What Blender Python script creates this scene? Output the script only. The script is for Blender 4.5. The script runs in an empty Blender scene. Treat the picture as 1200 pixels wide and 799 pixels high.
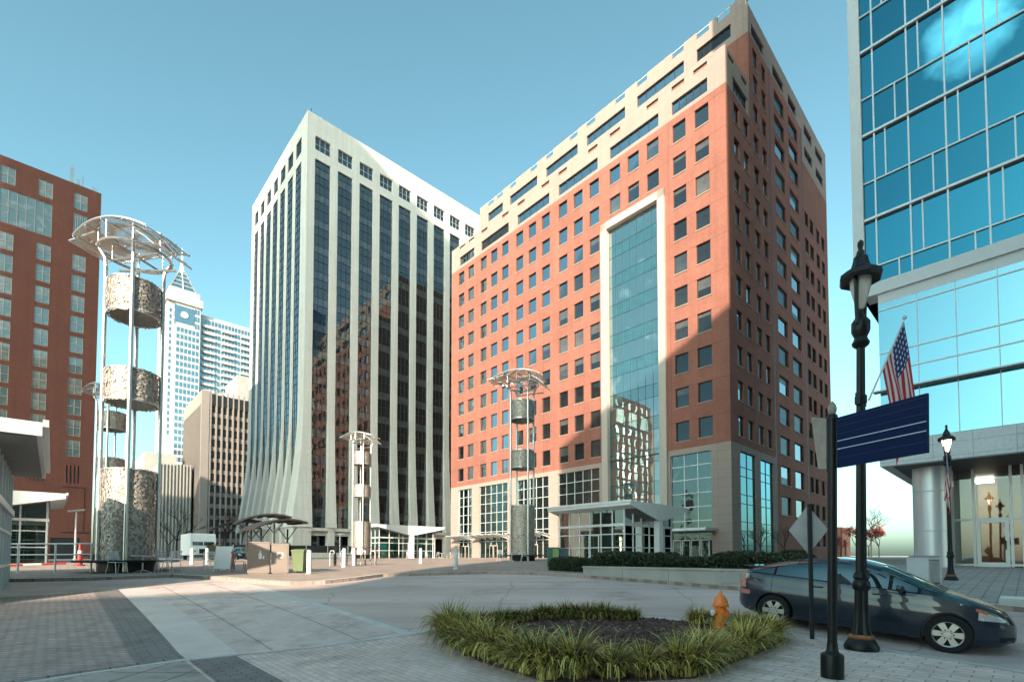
import bpy, bmesh, math, random
from mathutils import Vector, Matrix
random.seed(7)
sc = bpy.context.scene
COL = sc.collection
TH = math.atan2(.6857, .7279)          # the street grid is turned this far; grid coordinates are (x=b, y=a, z)
AX = (-.6857, .7279); BX = (.7279, .6857)
def W(b, a, z=0): return Vector((a*AX[0]+b*BX[0], a*AX[1]+b*BX[1], z))
def g(Y): return 0. if Y < 8 else 1.15*(1-math.exp(-(Y-8)/12))
def gz(b, a, off=0.): return g(W(b, a).y)+off
R = math.radians

# ---------------------------------------------------------------- mesh builder
class MB:
    def __init__(s): s.v = []; s.f = []; s.m = []
    def face(s, pts, m=0):
        n = len(s.v); s.v += [tuple(p) for p in pts]; s.f.append(tuple(range(n, n+len(pts)))); s.m.append(m)
    def box(s, x0, x1, y0, y1, z0, z1, m=0):
        n = len(s.v)
        s.v += [(x, y, z) for z in (z0, z1) for x, y in ((x0, y0), (x1, y0), (x1, y1), (x0, y1))]
        for q in ((0, 3, 2, 1), (4, 5, 6, 7), (0, 1, 5, 4), (1, 2, 6, 5), (2, 3, 7, 6), (3, 0, 4, 7)):
            s.f.append(tuple(n+i for i in q)); s.m.append(m)
    def prism(s, poly, ext, m=0):
        """poly: list of 3-D points (planar), ext: extrusion vector"""
        n = len(s.v); k = len(poly); e = Vector(ext)
        s.v += [tuple(p) for p in poly]+[tuple(Vector(p)+e) for p in poly]
        s.f.append(tuple(range(n, n+k))); s.m.append(m)
        s.f.append(tuple(range(n+2*k-1, n+k-1, -1))); s.m.append(m)
        for i in range(k):
            j = (i+1) % k
            s.f.append((n+i, n+j, n+k+j, n+k+i)); s.m.append(m)
    def tube(s, p0, p1, r0, r1=None, n=8, m=0, cap=True):
        p0 = Vector(p0); p1 = Vector(p1); r1 = r0 if r1 is None else r1
        d = (p1-p0); 
        if d.length < 1e-6: return
        q = d.to_track_quat('Z', 'Y'); k = len(s.v)
        for p, r in ((p0, r0), (p1, r1)):
            for i in range(n):
                t = 2*math.pi*i/n
                s.v.append(tuple(p+q @ Vector((r*math.cos(t), r*math.sin(t), 0))))
        for i in range(n):
            j = (i+1) % n
            s.f.append((k+i, k+j, k+n+j, k+n+i)); s.m.append(m)
        if cap:
            s.f.append(tuple(k+n-1-i for i in range(n))); s.m.append(m)
            s.f.append(tuple(k+n+i for i in range(n))); s.m.append(m)
    def path(s, pts, r, n=6, m=0):
        for p, q in zip(pts[:-1], pts[1:]): s.tube(p, q, r, n=n, m=m)
    def lathe(s, prof, n=20, c=(0, 0, 0), m=0, flute=0., nf=0, cap=True):
        k = len(s.v)
        for r, z in prof:
            for i in range(n):
                t = 2*math.pi*i/n
                rr = r*(1-flute*(.5+.5*math.cos(nf*t))) if flute else r
                s.v.append((c[0]+rr*math.cos(t), c[1]+rr*math.sin(t), c[2]+z))
        for h in range(len(prof)-1):
            for i in range(n):
                j = (i+1) % n
                s.f.append((k+h*n+i, k+h*n+j, k+(h+1)*n+j, k+(h+1)*n+i)); s.m.append(m)
        if cap:
            s.f.append(tuple(k+n-1-i for i in range(n))); s.m.append(m)
            e = k+(len(prof)-1)*n
            s.f.append(tuple(e+i for i in range(n))); s.m.append(m)
    def grid(s, fn, nu, nv, m=0):
        k = len(s.v)
        for i in range(nu+1):
            for j in range(nv+1): s.v.append(tuple(fn(i/nu, j/nv)))
        for i in range(nu):
            for j in range(nv):
                a = k+i*(nv+1)+j
                s.f.append((a, a+nv+1, a+nv+2, a+1)); s.m.append(m)
    def wall(s, ax, c, u0, u1, z0, z1, holes=(), depth=.25, m=0, mr=None):
        """wall with openings. ax 'L': plane x=c, u=y.  ax 'R': plane y=c, u=x.  outside is the negative side"""
        P = (lambda u, z, d=0: (c+d, u, z)) if ax == 'L' else (lambda u, z, d=0: (u, c+d, z))
        us = sorted({u0, u1} | {min(max(h[i], u0), u1) for h in holes for i in (0, 1)})
        zs = sorted({z0, z1} | {min(max(h[i], z0), z1) for h in holes for i in (2, 3)})
        for i in range(len(us)-1):
            # merge vertical runs so the faces stay few
            run = None
            for j in range(len(zs)-1):
                um = (us[i]+us[i+1])/2; zm = (zs[j]+zs[j+1])/2
                inside = any(h[0] < um < h[1] and h[2] < zm < h[3] for h in holes)
                if not inside and run is None: run = zs[j]
                if inside and run is not None:
                    s.face([P(us[i], run), P(us[i+1], run), P(us[i+1], zs[j]), P(us[i], zs[j])], m); run = None
            if run is not None: s.face([P(us[i], run), P(us[i+1], run), P(us[i+1], z1), P(us[i], z1)], m)
        mr = m if mr is None else mr
        for a0, a1, b0, b1 in [h[:4] for h in holes]:
            s.face([P(a0, b0), P(a0, b1), P(a0, b1, depth), P(a0, b0, depth)], mr)
            s.face([P(a1, b0), P(a1, b1), P(a1, b1, depth), P(a1, b0, depth)], mr)
            s.face([P(a0, b1), P(a1, b1), P(a1, b1, depth), P(a0, b1, depth)], mr)
            if b0 > z0: s.face([P(a0, b0), P(a1, b0), P(a1, b0, depth), P(a0, b0, depth)], mr)
    def build(s, name, mats, parent=None, o=(0, 0, 0), smooth=False, label=None, stuff=False):
        me = bpy.data.meshes.new(name)
        me.from_pydata([(x-o[0], y-o[1], z-o[2]) for x, y, z in s.v], [], s.f)
        if not isinstance(mats, (list, tuple)): mats = [mats]
        for q in mats: me.materials.append(q)
        for p, i in zip(me.polygons, s.m): p.material_index = i; p.use_smooth = smooth
        bm = bmesh.new(); bm.from_mesh(me)
        if smooth: bmesh.ops.remove_doubles(bm, verts=bm.verts, dist=1e-5)
        bmesh.ops.recalc_face_normals(bm, faces=bm.faces); bm.to_mesh(me); bm.free()
        ob = bpy.data.objects.new(name, me); COL.objects.link(ob)
        if parent: ob.parent = parent
        if label: ob['label'] = label
        if stuff: ob['kind'] = 'stuff'
        if smooth: autosmooth(me)
        return ob
def autosmooth(me, ang=40):
    bm = bmesh.new(); bm.from_mesh(me); lim = R(ang)
    for e in bm.edges:
        e.smooth = len(e.link_faces) == 2 and e.calc_face_angle(3.) < lim
    bm.to_mesh(me); bm.free()
def tag(o, label, cat, group=None, kind=None):
    o['label'] = label; o['category'] = cat
    if group: o['group'] = group
    if kind: o['kind'] = kind
    return o
def thing(name, label, cat, loc=(0, 0, 0), rot=0., group=None):
    o = bpy.data.objects.new(name, None); COL.objects.link(o); o.empty_display_size = .3
    o.location = loc; o.rotation_euler = (0, 0, rot); tag(o, label, cat, group)
    return o
def gthing(name, label, cat, b, a, z=0., group=None):
    """a thing aligned with the street grid, its base at grid point (b, a)"""
    return thing(name, label, cat, W(b, a, z), TH, group)
def copy_tree(o, parent=None):
    c = o.copy(); COL.objects.link(c)
    if parent: c.parent = parent
    for ch in list(o.children): copy_tree(ch, c)
    return c
def again(o, loc, rot, label=None, scale=None):
    c = copy_tree(o); c.location = loc; c.rotation_euler = (0, 0, rot)
    if label: c['label'] = label
    if scale: c.scale = (scale,)*3
    return c
def struct(o): o['kind'] = 'structure'; return o

# ---------------------------------------------------------------- materials
def nodes(name):
    m = bpy.data.materials.new(name); m.use_nodes = True
    return m, m.node_tree.nodes, m.node_tree.links, m.node_tree.nodes['Principled BSDF']
def rgb(c, k=1.): return (min(c[0]*k, 1), min(c[1]*k, 1), min(c[2]*k, 1), 1)
def coords(N, L, wallvec=False, rot=0.):
    tc = N.new('ShaderNodeTexCoord')
    if wallvec:
        sx = N.new('ShaderNodeSeparateXYZ'); L.new(tc.outputs['Object'], sx.inputs[0])
        ad = N.new('ShaderNodeMath'); ad.operation = 'ADD'; L.new(sx.outputs[0], ad.inputs[0]); L.new(sx.outputs[1], ad.inputs[1])
        cb = N.new('ShaderNodeCombineXYZ'); L.new(ad.outputs[0], cb.inputs[0]); L.new(sx.outputs[2], cb.inputs[1])
        return cb.outputs[0], tc.outputs['Object']
    if rot:
        mp = N.new('ShaderNodeMapping'); mp.inputs['Rotation'].default_value = (0, 0, rot); L.new(tc.outputs['Object'], mp.inputs[0])
        return mp.outputs[0], tc.outputs['Object']
    return tc.outputs['Object'], tc.outputs['Object']
def noise(N, L, vec, scale, detail=6, rough=.6):
    n = N.new('ShaderNodeTexNoise'); n.inputs['Scale'].default_value = scale; n.inputs['Detail'].default_value = detail
    n.inputs['Roughness'].default_value = rough; L.new(vec, n.inputs['Vector']); return n.outputs['Fac']
def ramp(N, L, fac, stops):
    r = N.new('ShaderNodeValToRGB'); L.new(fac, r.inputs[0]); e = r.color_ramp.elements
    while len(e) < len(stops): e.new(.5)
    for el, (p, c) in zip(e, stops): el.position = p; el.color = c
    return r.outputs[0]
def mixc(N, L, a, b, fac, mode='MULTIPLY'):
    x = N.new('ShaderNodeMix'); x.data_type = 'RGBA'; x.blend_type = mode; x.clamp_factor = True
    for sock, v in ((x.inputs[0], fac), (x.inputs[6], a), (x.inputs[7], b)):
        if hasattr(v, 'is_output'): L.new(v, sock)
        else: sock.default_value = v
    return x.outputs[2]
def bump(N, L, P, h, strength=.3, dist=.02):
    b = N.new('ShaderNodeBump'); b.inputs['Strength'].default_value = strength; b.inputs['Distance'].default_value = dist
    L.new(h, b.inputs['Height']); L.new(b.outputs[0], P.inputs['Normal']); return b
def mat(name, col, rough=.6, metal=0., var=.12, scale=1.5, bmp=0., bscale=60, coat=0., spec=.5):
    m, N, L, P = nodes(name); v, o = coords(N, L)
    f = noise(N, L, v, scale)
    c = ramp(N, L, f, [(.25, rgb(col, 1-var)), (.75, rgb(col, 1+var))])
    L.new(c, P.inputs['Base Color']); P.inputs['Roughness'].default_value = rough; P.inputs['Metallic'].default_value = metal
    P.inputs['Specular IOR Level'].default_value = spec
    if coat: P.inputs['Coat Weight'].default_value = coat; P.inputs['Coat Roughness'].default_value = .03
    if bmp: bump(N, L, P, noise(N, L, v, bscale, 4), bmp)
    return m
def brickmat(name, c1, c2, mortar, bw=.24, bh=.09, ms=.012, var=.18, ground=False, rot=0., rough=.85, offset=.5, big=.25, bmp=.3, streak=0., joint=None):
    m, N, L, P = nodes(name); v, o = coords(N, L, not ground, rot)
    b = N.new('ShaderNodeTexBrick'); L.new(v, b.inputs['Vector'])
    b.inputs['Scale'].default_value = 1.; b.inputs['Brick Width'].default_value = bw; b.inputs['Row Height'].default_value = bh
    b.inputs['Mortar Size'].default_value = ms; b.inputs['Color1'].default_value = rgb(c1); b.inputs['Color2'].default_value = rgb(c2)
    b.inputs['Mortar'].default_value = rgb(mortar); b.offset = offset; b.inputs['Bias'].default_value = 0.
    f = noise(N, L, o, big, 8, .65)
    c = mixc(N, L, b.outputs['Color'], ramp(N, L, f, [(.25, (1-var,)*3+(1,)), (.75, (1+var,)*3+(1,))]), 1.)
    f2 = noise(N, L, o, 6., 5)
    c = mixc(N, L, c, ramp(N, L, f2, [(.3, (.86, .86, .86, 1)), (.7, (1.1, 1.1, 1.1, 1))]), .8)
    if streak:
        mp = N.new('ShaderNodeMapping'); mp.inputs['Scale'].default_value = (1.2, 1.2, .05); L.new(o, mp.inputs[0])
        f3 = noise(N, L, mp.outputs[0], 1.5, 6)
        c = mixc(N, L, c, ramp(N, L, f3, [(.35, (1-streak,)*3+(1,)), (.65, (1, 1, 1, 1))]), 1.)
    if ground:                                # old stains and small dark spots trodden into the paving
        f4 = noise(N, L, o, 1.3, 7, .7); c = mixc(N, L, c, ramp(N, L, f4, [(.36, (.78, .77, .76, 1)), (.5, (1, 1, 1, 1))]), 1.)
        vo = N.new('ShaderNodeTexVoronoi'); vo.inputs['Scale'].default_value = 2.2; L.new(o, vo.inputs['Vector'])
        c = mixc(N, L, c, ramp(N, L, vo.outputs['Distance'], [(.045, (.68, .67, .66, 1)), (.07, (1, 1, 1, 1))]), 1.)
    if joint:
        mp2 = N.new('ShaderNodeMapping'); mp2.inputs['Location'].default_value = (0, -1.2, 0); L.new(v, mp2.inputs[0])
        b2 = N.new('ShaderNodeTexBrick'); L.new(mp2.outputs[0], b2.inputs['Vector']); b2.offset = 0.; b2.inputs['Scale'].default_value = 1.; b2.inputs['Brick Width'].default_value = joint[0]; b2.inputs['Row Height'].default_value = joint[1]; b2.inputs['Mortar Size'].default_value = .05
        b2.inputs['Color1'].default_value = (1, 1, 1, 1); b2.inputs['Color2'].default_value = (.93, .92, .91, 1); b2.inputs['Mortar'].default_value = (.74, .72, .7, 1)
        c = mixc(N, L, c, b2.outputs['Color'], 1.)
    L.new(c, P.inputs['Base Color']); P.inputs['Roughness'].default_value = rough; P.inputs['Specular IOR Level'].default_value = .25
    if bmp:
        inv = N.new('ShaderNodeMath'); inv.operation = 'SUBTRACT'; inv.inputs[0].default_value = 1.; L.new(b.outputs['Fac'], inv.inputs[1])
        bump(N, L, P, inv.outputs[0], bmp, .01)
    return m
def glass(name, dark, refl_col, refl, wav=.02, wscale=.35, rough=.015, inner=None, per_object=.0):
    """coated window glass: dark room behind, mirror layer in front"""
    m, N, L, P = nodes(name); v, o = coords(N, L)
    P.inputs['Roughness'].default_value = .5; P.inputs['Specular IOR Level'].default_value = .1
    if inner:
        f = noise(N, L, v, inner[0], 3); base = ramp(N, L, f, [(inner[1], rgb(dark)), (inner[1]+.06, rgb(inner[2]))])
    else:
        f = noise(N, L, v, 1., 2); base = ramp(N, L, f, [(.3, rgb(dark, .7)), (.7, rgb(dark, 1.3))])
    if per_object:
        oi = N.new('ShaderNodeObjectInfo')
        k = ramp(N, L, oi.outputs['Random'], [(0., (.6, .6, .6, 1)), (.6, (1, 1, 1, 1)), (.82, (1.5, 1.45, 1.35, 1)), (1., (1+per_object,)*3+(1,))])
        base = mixc(N, L, base, k, 1.)
    L.new(base, P.inputs['Base Color'])
    gl = N.new('ShaderNodeBsdfGlossy'); gl.inputs['Color'].default_value = rgb(refl_col); gl.inputs['Roughness'].default_value = rough
    fr = N.new('ShaderNodeLayerWeight'); fr.inputs['Blend'].default_value = .25
    mr = N.new('ShaderNodeMapRange'); mr.inputs['To Min'].default_value = refl; mr.inputs['To Max'].default_value = 1.
    L.new(fr.outputs['Fresnel'], mr.inputs['Value'])
    if wav:
        b = N.new('ShaderNodeBump'); b.inputs['Strength'].default_value = wav; b.inputs['Distance'].default_value = 1.
        L.new(noise(N, L, v, wscale, 2), b.inputs['Height']); L.new(b.outputs[0], gl.inputs['Normal'])
    mx = N.new('ShaderNodeMixShader'); L.new(mr.outputs[0], mx.inputs[0]); L.new(P.outputs[0], mx.inputs[1]); L.new(gl.outputs[0], mx.inputs[2])
    L.new(mx.outputs[0], N['Material Output'].inputs[0]); return m
def clearglass(name, tint=(.6, .75, .72), refl=.07, through=.8):
    m, N, L, P = nodes(name)
    tr = N.new('ShaderNodeBsdfTransparent'); tr.inputs[0].default_value = rgb(tint, through)
    gl = N.new('ShaderNodeBsdfGlossy'); gl.inputs['Roughness'].default_value = .02; gl.inputs['Color'].default_value = (.9, .95, .95, 1)
    fr = N.new('ShaderNodeLayerWeight'); fr.inputs['Blend'].default_value = .3
    mr = N.new('ShaderNodeMapRange'); mr.inputs['To Min'].default_value = refl; mr.inputs['To Max'].default_value = 1.; L.new(fr.outputs['Fresnel'], mr.inputs['Value'])
    mx = N.new('ShaderNodeMixShader'); L.new(mr.outputs[0], mx.inputs[0]); L.new(tr.outputs[0], mx.inputs[1]); L.new(gl.outputs[0], mx.inputs[2])
    L.new(mx.outputs[0], N['Material Output'].inputs[0]); return m
def emit(name, col, s):
    m, N, L, P = nodes(name); P.inputs['Base Color'].default_value = rgb(col); P.inputs['Emission Color'].default_value = rgb(col); P.inputs['Emission Strength'].default_value = s
    return m

M = dict(
    brick=brickmat('brick_red', (.325, .112, .08), (.265, .09, .064), (.29, .175, .14), bw=.3, bh=.107, ms=.012, var=.16, streak=.12, joint=(7.4, 4.28)),
    brickdark=brickmat('brick_maroon', (.19, .06, .044), (.155, .048, .036), (.15, .08, .06), bw=.3, bh=.1, ms=.01, var=.14, streak=.12),
    cream=brickmat('precast_cream', (.325, .252, .222), (.31, .24, .212), (.23, .185, .165), bw=2.6, bh=1.07, ms=.02, var=.06, offset=0., bmp=.1, streak=.08),
    stone=brickmat('stone_base', (.34, .265, .235), (.325, .255, .225), (.21, .17, .15), bw=1.6, bh=1.07, ms=.02, var=.07, offset=0., bmp=.15),
    white=brickmat('precast_white', (.58, .55, .515), (.565, .535, .50), (.42, .40, .38), bw=6., bh=2.6, ms=.02, var=.05, offset=0., bmp=.1, streak=.14),
    frame=mat('frame_white', (.42, .355, .305), .6, var=.04),
    mull=mat('mullion_aluminium', (.55, .57, .58), .4, .3, var=.05),
    mulldark=mat('mullion_dark', (.018, .02, .022), .45, .1, var=.1),
    sill=mat('sill_stone', (.30, .23, .19), .8, var=.06),
    winbrick=glass('window_glass', (.012, .0145, .016), (.40, .48, .52), .07, .012, .6, per_object=3.),
    curtain=glass('curtain_glass', (.012, .05, .06), (.66, .72, .72), .36, .008, .3, inner=(.35, .60, (.07, .13, .14))),
    curtainsp=glass('curtain_spandrel', (.012, .065, .075), (.58, .68, .69), .30, .008, .3),
    storeglass=glass('store_glass', (.01, .016, .016), (.5, .65, .65), .16, .015, .6, inner=(.5, .6, (.05, .065, .06))),
    wt=glass('tower_glass', (.012, .015, .017), (.50, .54, .56), .20, .012, .4, inner=(.55, .66, (.025, .028, .03))),
    wtsp=glass('tower_spandrel', (.055, .062, .065), (.5, .56, .6), .16, .012, .4),
    blue=glass('blue_glass', (.002, .012, .018), (.05, .265, .36), .66, .006, .25),
    bluesp=glass('blue_spandrel', (.002, .012, .018), (.042, .235, .325), .62, .006, .25),
    bluelow=glass('pale_blue_glass', (.02, .07, .085), (.26, .50, .57), .64, .006, .2),
    hotelglass=glass('hotel_glass', (.12, .15, .15), (.55, .66, .66), .14, .01, .5, inner=(.8, .55, (.22, .235, .225))),
    winblind=glass('window_blind', (.085, .082, .076), (.40, .48, .52), .06, .012, .6),
    hotelblind=glass('hotel_curtain', (.22, .215, .20), (.55, .66, .66), .12, .01, .5),
    farglass=glass('far_glass', (.05, .10, .13), (.5, .68, .76), .35, .0),
    striped=glass('striped_glass', (.012, .012, .014), (.5, .55, .58), .12, .0),
    clear=clearglass('clear_glass'),
    greenish=clearglass('kiosk_glass', (.28, .5, .44), .14, .8),
    steel=mat('brushed_steel', (.62, .60, .58), .32, .9, var=.08, scale=3),
    colpanel=mat('column_panel', (.60, .62, .64), .35, .55, var=.05, scale=.4),
    panel=brickmat('fascia_panel', (.62, .64, .65), (.6, .62, .63), (.35, .36, .37), bw=1.46, bh=.65, ms=.012, var=.04, offset=0., bmp=.05, rough=.45),
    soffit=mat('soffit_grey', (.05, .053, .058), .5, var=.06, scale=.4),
    pale=mat('pale_metal', (.66, .67, .67), .4, .25, var=.05),
    palemat=mat('pale_panel', (.62, .64, .64), .55, var=.05),
    black=mat('black_paint', (.0055, .0062, .0066), .38, .0, var=.3, scale=9, bmp=.12, bscale=90, coat=.05, spec=.35),
    charcoal=mat('charcoal_metal', (.022, .023, .025), .5, .2, var=.2),
    timber=mat('timber_wall', (.38, .17, .075), .5, var=.2, scale=2),
    lamp=emit('lamp_on', (1., .74, .5), 2.6),
    downlight=emit('downlight', (1., .96, .9), 6.),
    lampoff=mat('frosted_globe', (.62, .58, .52), .35, var=.1, scale=9),
    navy=mat('navy_sign', (.001, .012, .062), .5, var=.05, scale=.8, spec=.15),
    whitepaint=mat('white_paint', (.75, .75, .74), .5, var=.06),
    signline=mat('sign_line', (.6, .66, .74), .5, var=.03),
    signfaint=mat('sign_faint_line', (.004, .018, .082), .5, var=.03),
    alu=mat('sign_back_aluminium', (.40, .41, .42), .42, .7, var=.18, scale=3),
    tan=mat('tan_sign_back', (.34, .29, .245), .6, .1, var=.25, scale=6),
    orange=mat('hydrant_orange', (1., .235, .04), .38, var=.12, scale=7, bmp=.1, bscale=40, coat=.2),
    red=mat('red_plastic', (.55, .03, .025), .45, var=.1),
    conered=mat('cone_red', (.42, .025, .018), .5, var=.1),
    green=mat('bin_green', (.12, .17, .075), .5, var=.12),
    binbrown=mat('bin_taupe', (.27, .225, .195), .5, var=.06),
    yellow=mat('yellow_panel', (.7, .5, .06), .5, var=.1),
    concrete=mat('concrete', (.38, .36, .33), .85, var=.14, scale=1.2, bmp=.12, bscale=30),
    kerb=mat('kerb_concrete', (.55, .54, .52), .85, var=.16, scale=2.2, bmp=.1, bscale=40),
    bark=mat('bark', (.05, .04, .033), .9, var=.25, scale=6),
    leafred=mat('leaf_red', (.34, .05, .035), .8, var=.3, scale=3),
    brickfar=brickmat('brick_far', (.38, .13, .085), (.35, .12, .08), (.3, .2, .15), var=.1),
    beigefar=mat('beige_far', (.42, .38, .35), .8, var=.08),
    pinkconc=mat('ribbed_concrete', (.25, .212, .192), .85, var=.08, scale=.3),
    greyconc=mat('grey_concrete', (.33, .32, .30), .85, var=.1, scale=.3),
    bluewhite=mat('pale_cladding', (.40, .40, .395), .6, var=.04, scale=.05),
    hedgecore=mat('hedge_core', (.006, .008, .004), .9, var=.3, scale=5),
    leafdark=mat('hedge_leaf', (.022, .032, .011), .6, var=.4, scale=4),
    leaflight=mat('hedge_leaf_light', (.058, .072, .022), .6, var=.35, scale=4),
    bladeg=mat('blade_green', (.17, .175, .028), .5, var=.3, scale=5),
    bladey=mat('blade_yellow', (.68, .54, .16), .5, var=.25, scale=5),
    bladed=mat('blade_dark', (.018, .025, .005), .6, var=.3, scale=5),
    tyre=mat('tyre_rubber', (.006, .006, .0065), .8, var=.2, scale=8),
    alloy=mat('alloy_wheel', (.62, .60, .57), .3, .8, var=.06, scale=6),
    darkplastic=mat('dark_plastic', (.006, .0065, .007), .5, var=.15, spec=.3),
    interior=mat('car_interior', (.09, .085, .08), .8, var=.1),
    plate=mat('plate_white', (.7, .7, .68), .5, var=.04),
)
# ---------------------------------------------------------------- camera, sun, sky
cam = bpy.data.cameras.new('camera'); co = bpy.data.objects.new('camera', cam); COL.objects.link(co)
co.location = (0, 0, 1.6); co.rotation_euler = (R(92.), 0, 0)
cam.sensor_width = 36; cam.lens = 572/1200*36; cam.shift_y = .1930; cam.clip_end = 8000; cam.clip_start = .05
sc.camera = co
SUN = Vector((-.223, -.975, 0)).normalized(); EL = R(21.3)
sd = Vector((SUN.x*math.cos(EL), SUN.y*math.cos(EL), math.sin(EL)))
sl = bpy.data.lights.new('sun', 'SUN'); sl.energy = 2.05; sl.angle = R(.53); sl.color = (1., .84, .66)
so = bpy.data.objects.new('sun', sl); COL.objects.link(so); so.rotation_euler = sd.to_track_quat('Z', 'Y').to_euler()
wd = bpy.data.worlds.new('World'); sc.world = wd; wd.use_nodes = True
N = wd.node_tree.nodes; L = wd.node_tree.links
sky = N.new('ShaderNodeTexSky'); sky.sky_type = 'NISHITA'; sky.sun_disc = False
sky.sun_elevation = EL; sky.sun_rotation = math.atan2(sd.x, sd.y); sky.air_density = 1.0; sky.dust_density = 2.5; sky.ozone_density = 1.0; sky.altitude = 100
hs = N.new('ShaderNodeHueSaturation'); hs.inputs['Hue'].default_value = .476; hs.inputs['Saturation'].default_value = .76; hs.inputs['Value'].default_value = 1.
L.new(sky.outputs[0], hs.inputs['Color'])
gm = N.new('ShaderNodeGamma'); gm.inputs[1].default_value = 1.2; L.new(hs.outputs[0], gm.inputs[0])
ti = N.new('ShaderNodeMix'); ti.data_type = 'RGBA'; ti.blend_type = 'MULTIPLY'; ti.inputs[0].default_value = 1.; L.new(gm.outputs[0], ti.inputs[6]); ti.inputs[7].default_value = (.245, .352, .342, 1)
# one wispy cloud high behind the viewpoint (seen mirrored in the glass building)
tc = N.new('ShaderNodeTexCoord'); cd = Vector((-1.03, -.89, 1.09)).normalized()
vm = N.new('ShaderNodeVectorMath'); vm.operation = 'DOT_PRODUCT'; L.new(tc.outputs['Generated'], vm.inputs[0]); vm.inputs[1].default_value = cd
mk = N.new('ShaderNodeMapRange'); mk.inputs['From Min'].default_value = math.cos(R(3.4)); mk.inputs['From Max'].default_value = math.cos(R(.6)); L.new(vm.outputs['Value'], mk.inputs['Value'])
cn = N.new('ShaderNodeTexNoise'); cn.inputs['Scale'].default_value = 26.; cn.inputs['Detail'].default_value = 9.; cn.inputs['Roughness'].default_value = .62; cn.inputs['Distortion'].default_value = .6; L.new(tc.outputs['Generated'], cn.inputs['Vector'])
ad = N.new('ShaderNodeMath'); ad.operation = 'ADD'; L.new(mk.outputs[0], ad.inputs[0]); L.new(cn.outputs['Fac'], ad.inputs[1])
m2 = N.new('ShaderNodeMapRange'); m2.inputs['From Min'].default_value = .95; m2.inputs['From Max'].default_value = 1.6; L.new(ad.outputs[0], m2.inputs['Value'])
m3 = N.new('ShaderNodeMath'); m3.operation = 'MULTIPLY'; L.new(m2.outputs[0], m3.inputs[0])
gt = N.new('ShaderNodeMath'); gt.operation = 'GREATER_THAN'; gt.inputs[1].default_value = 0.; L.new(mk.outputs[0], gt.inputs[0]); L.new(gt.outputs[0], m3.inputs[1])
cm_ = N.new('ShaderNodeMix'); cm_.data_type = 'RGBA'; L.new(m3.outputs[0], cm_.inputs[0]); L.new(ti.outputs[2], cm_.inputs[6]); cm_.inputs[7].default_value = (9., 8.6, 8.2, 1)
L.new(cm_.outputs[2], N['Background'].inputs[0]); N['Background'].inputs[1].default_value = .15
vs = sc.view_settings; vs.view_transform = 'Standard'; vs.look = 'None'; vs.exposure = 2.35; vs.gamma = 1.
sc.cycles.max_bounces = 8; sc.cycles.glossy_bounces = 4; sc.cycles.transparent_max_bounces = 12; sc.cycles.caustics_reflective = True

# ---------------------------------------------------------------- ground
def sheet(name, poly, off, m, skirt=0., ys=None):
    """flat polygon in grid coordinates laid over the rising ground; skirt drops the rim (a kerb)"""
    bm = bmesh.new()
    f = bm.faces.new([bm.verts.new(W(b, a)) for b, a in poly])
    lo = min(v.co.y for v in bm.verts); hi = max(v.co.y for v in bm.verts)
    if hi > 8 and lo < 75:
        y = max(8., math.ceil(lo))
        while y < min(hi, 75):
            bmesh.ops.bisect_plane(bm, geom=bm.verts[:]+bm.edges[:]+bm.faces[:], plane_co=(0, y, 0), plane_no=(0, 1, 0), dist=1e-5)
            y += .8 if y < 40 else 3.
    bmesh.ops.triangulate(bm, faces=bm.faces[:])
    if skirt:
        ed = [e for e in bm.edges if len(e.link_faces) == 1]
        r = bmesh.ops.extrude_edge_only(bm, edges=ed)
        low = {v for v in r['geom'] if isinstance(v, bmesh.types.BMVert)}
    else: low = set()
    for v in bm.verts: v.co.z = g(v.co.y)+off-(skirt if v in low else 0)
    bmesh.ops.recalc_face_normals(bm, faces=bm.faces)
    me = bpy.data.meshes.new(name); bm.to_mesh(me); bm.free(); me.materials.append(m)
    o = bpy.data.objects.new(name, me); COL.objects.link(o); return struct(o)
def strip(name, line, w, off, m, skirt=0.):
    """a band of width w along a polyline (to its left)"""
    pts = [Vector((b, a, 0)) for b, a in line]; other = []
    for i, p in enumerate(pts):
        d = (pts[min(i+1, len(pts)-1)]-pts[max(i-1, 0)]).normalized()
        other.append(p+Vector((-d.y, d.x, 0))*w)
    return sheet(name, [tuple(p[:2]) for p in pts]+[tuple(p[:2]) for p in reversed(other)], off, m, skirt)
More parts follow.
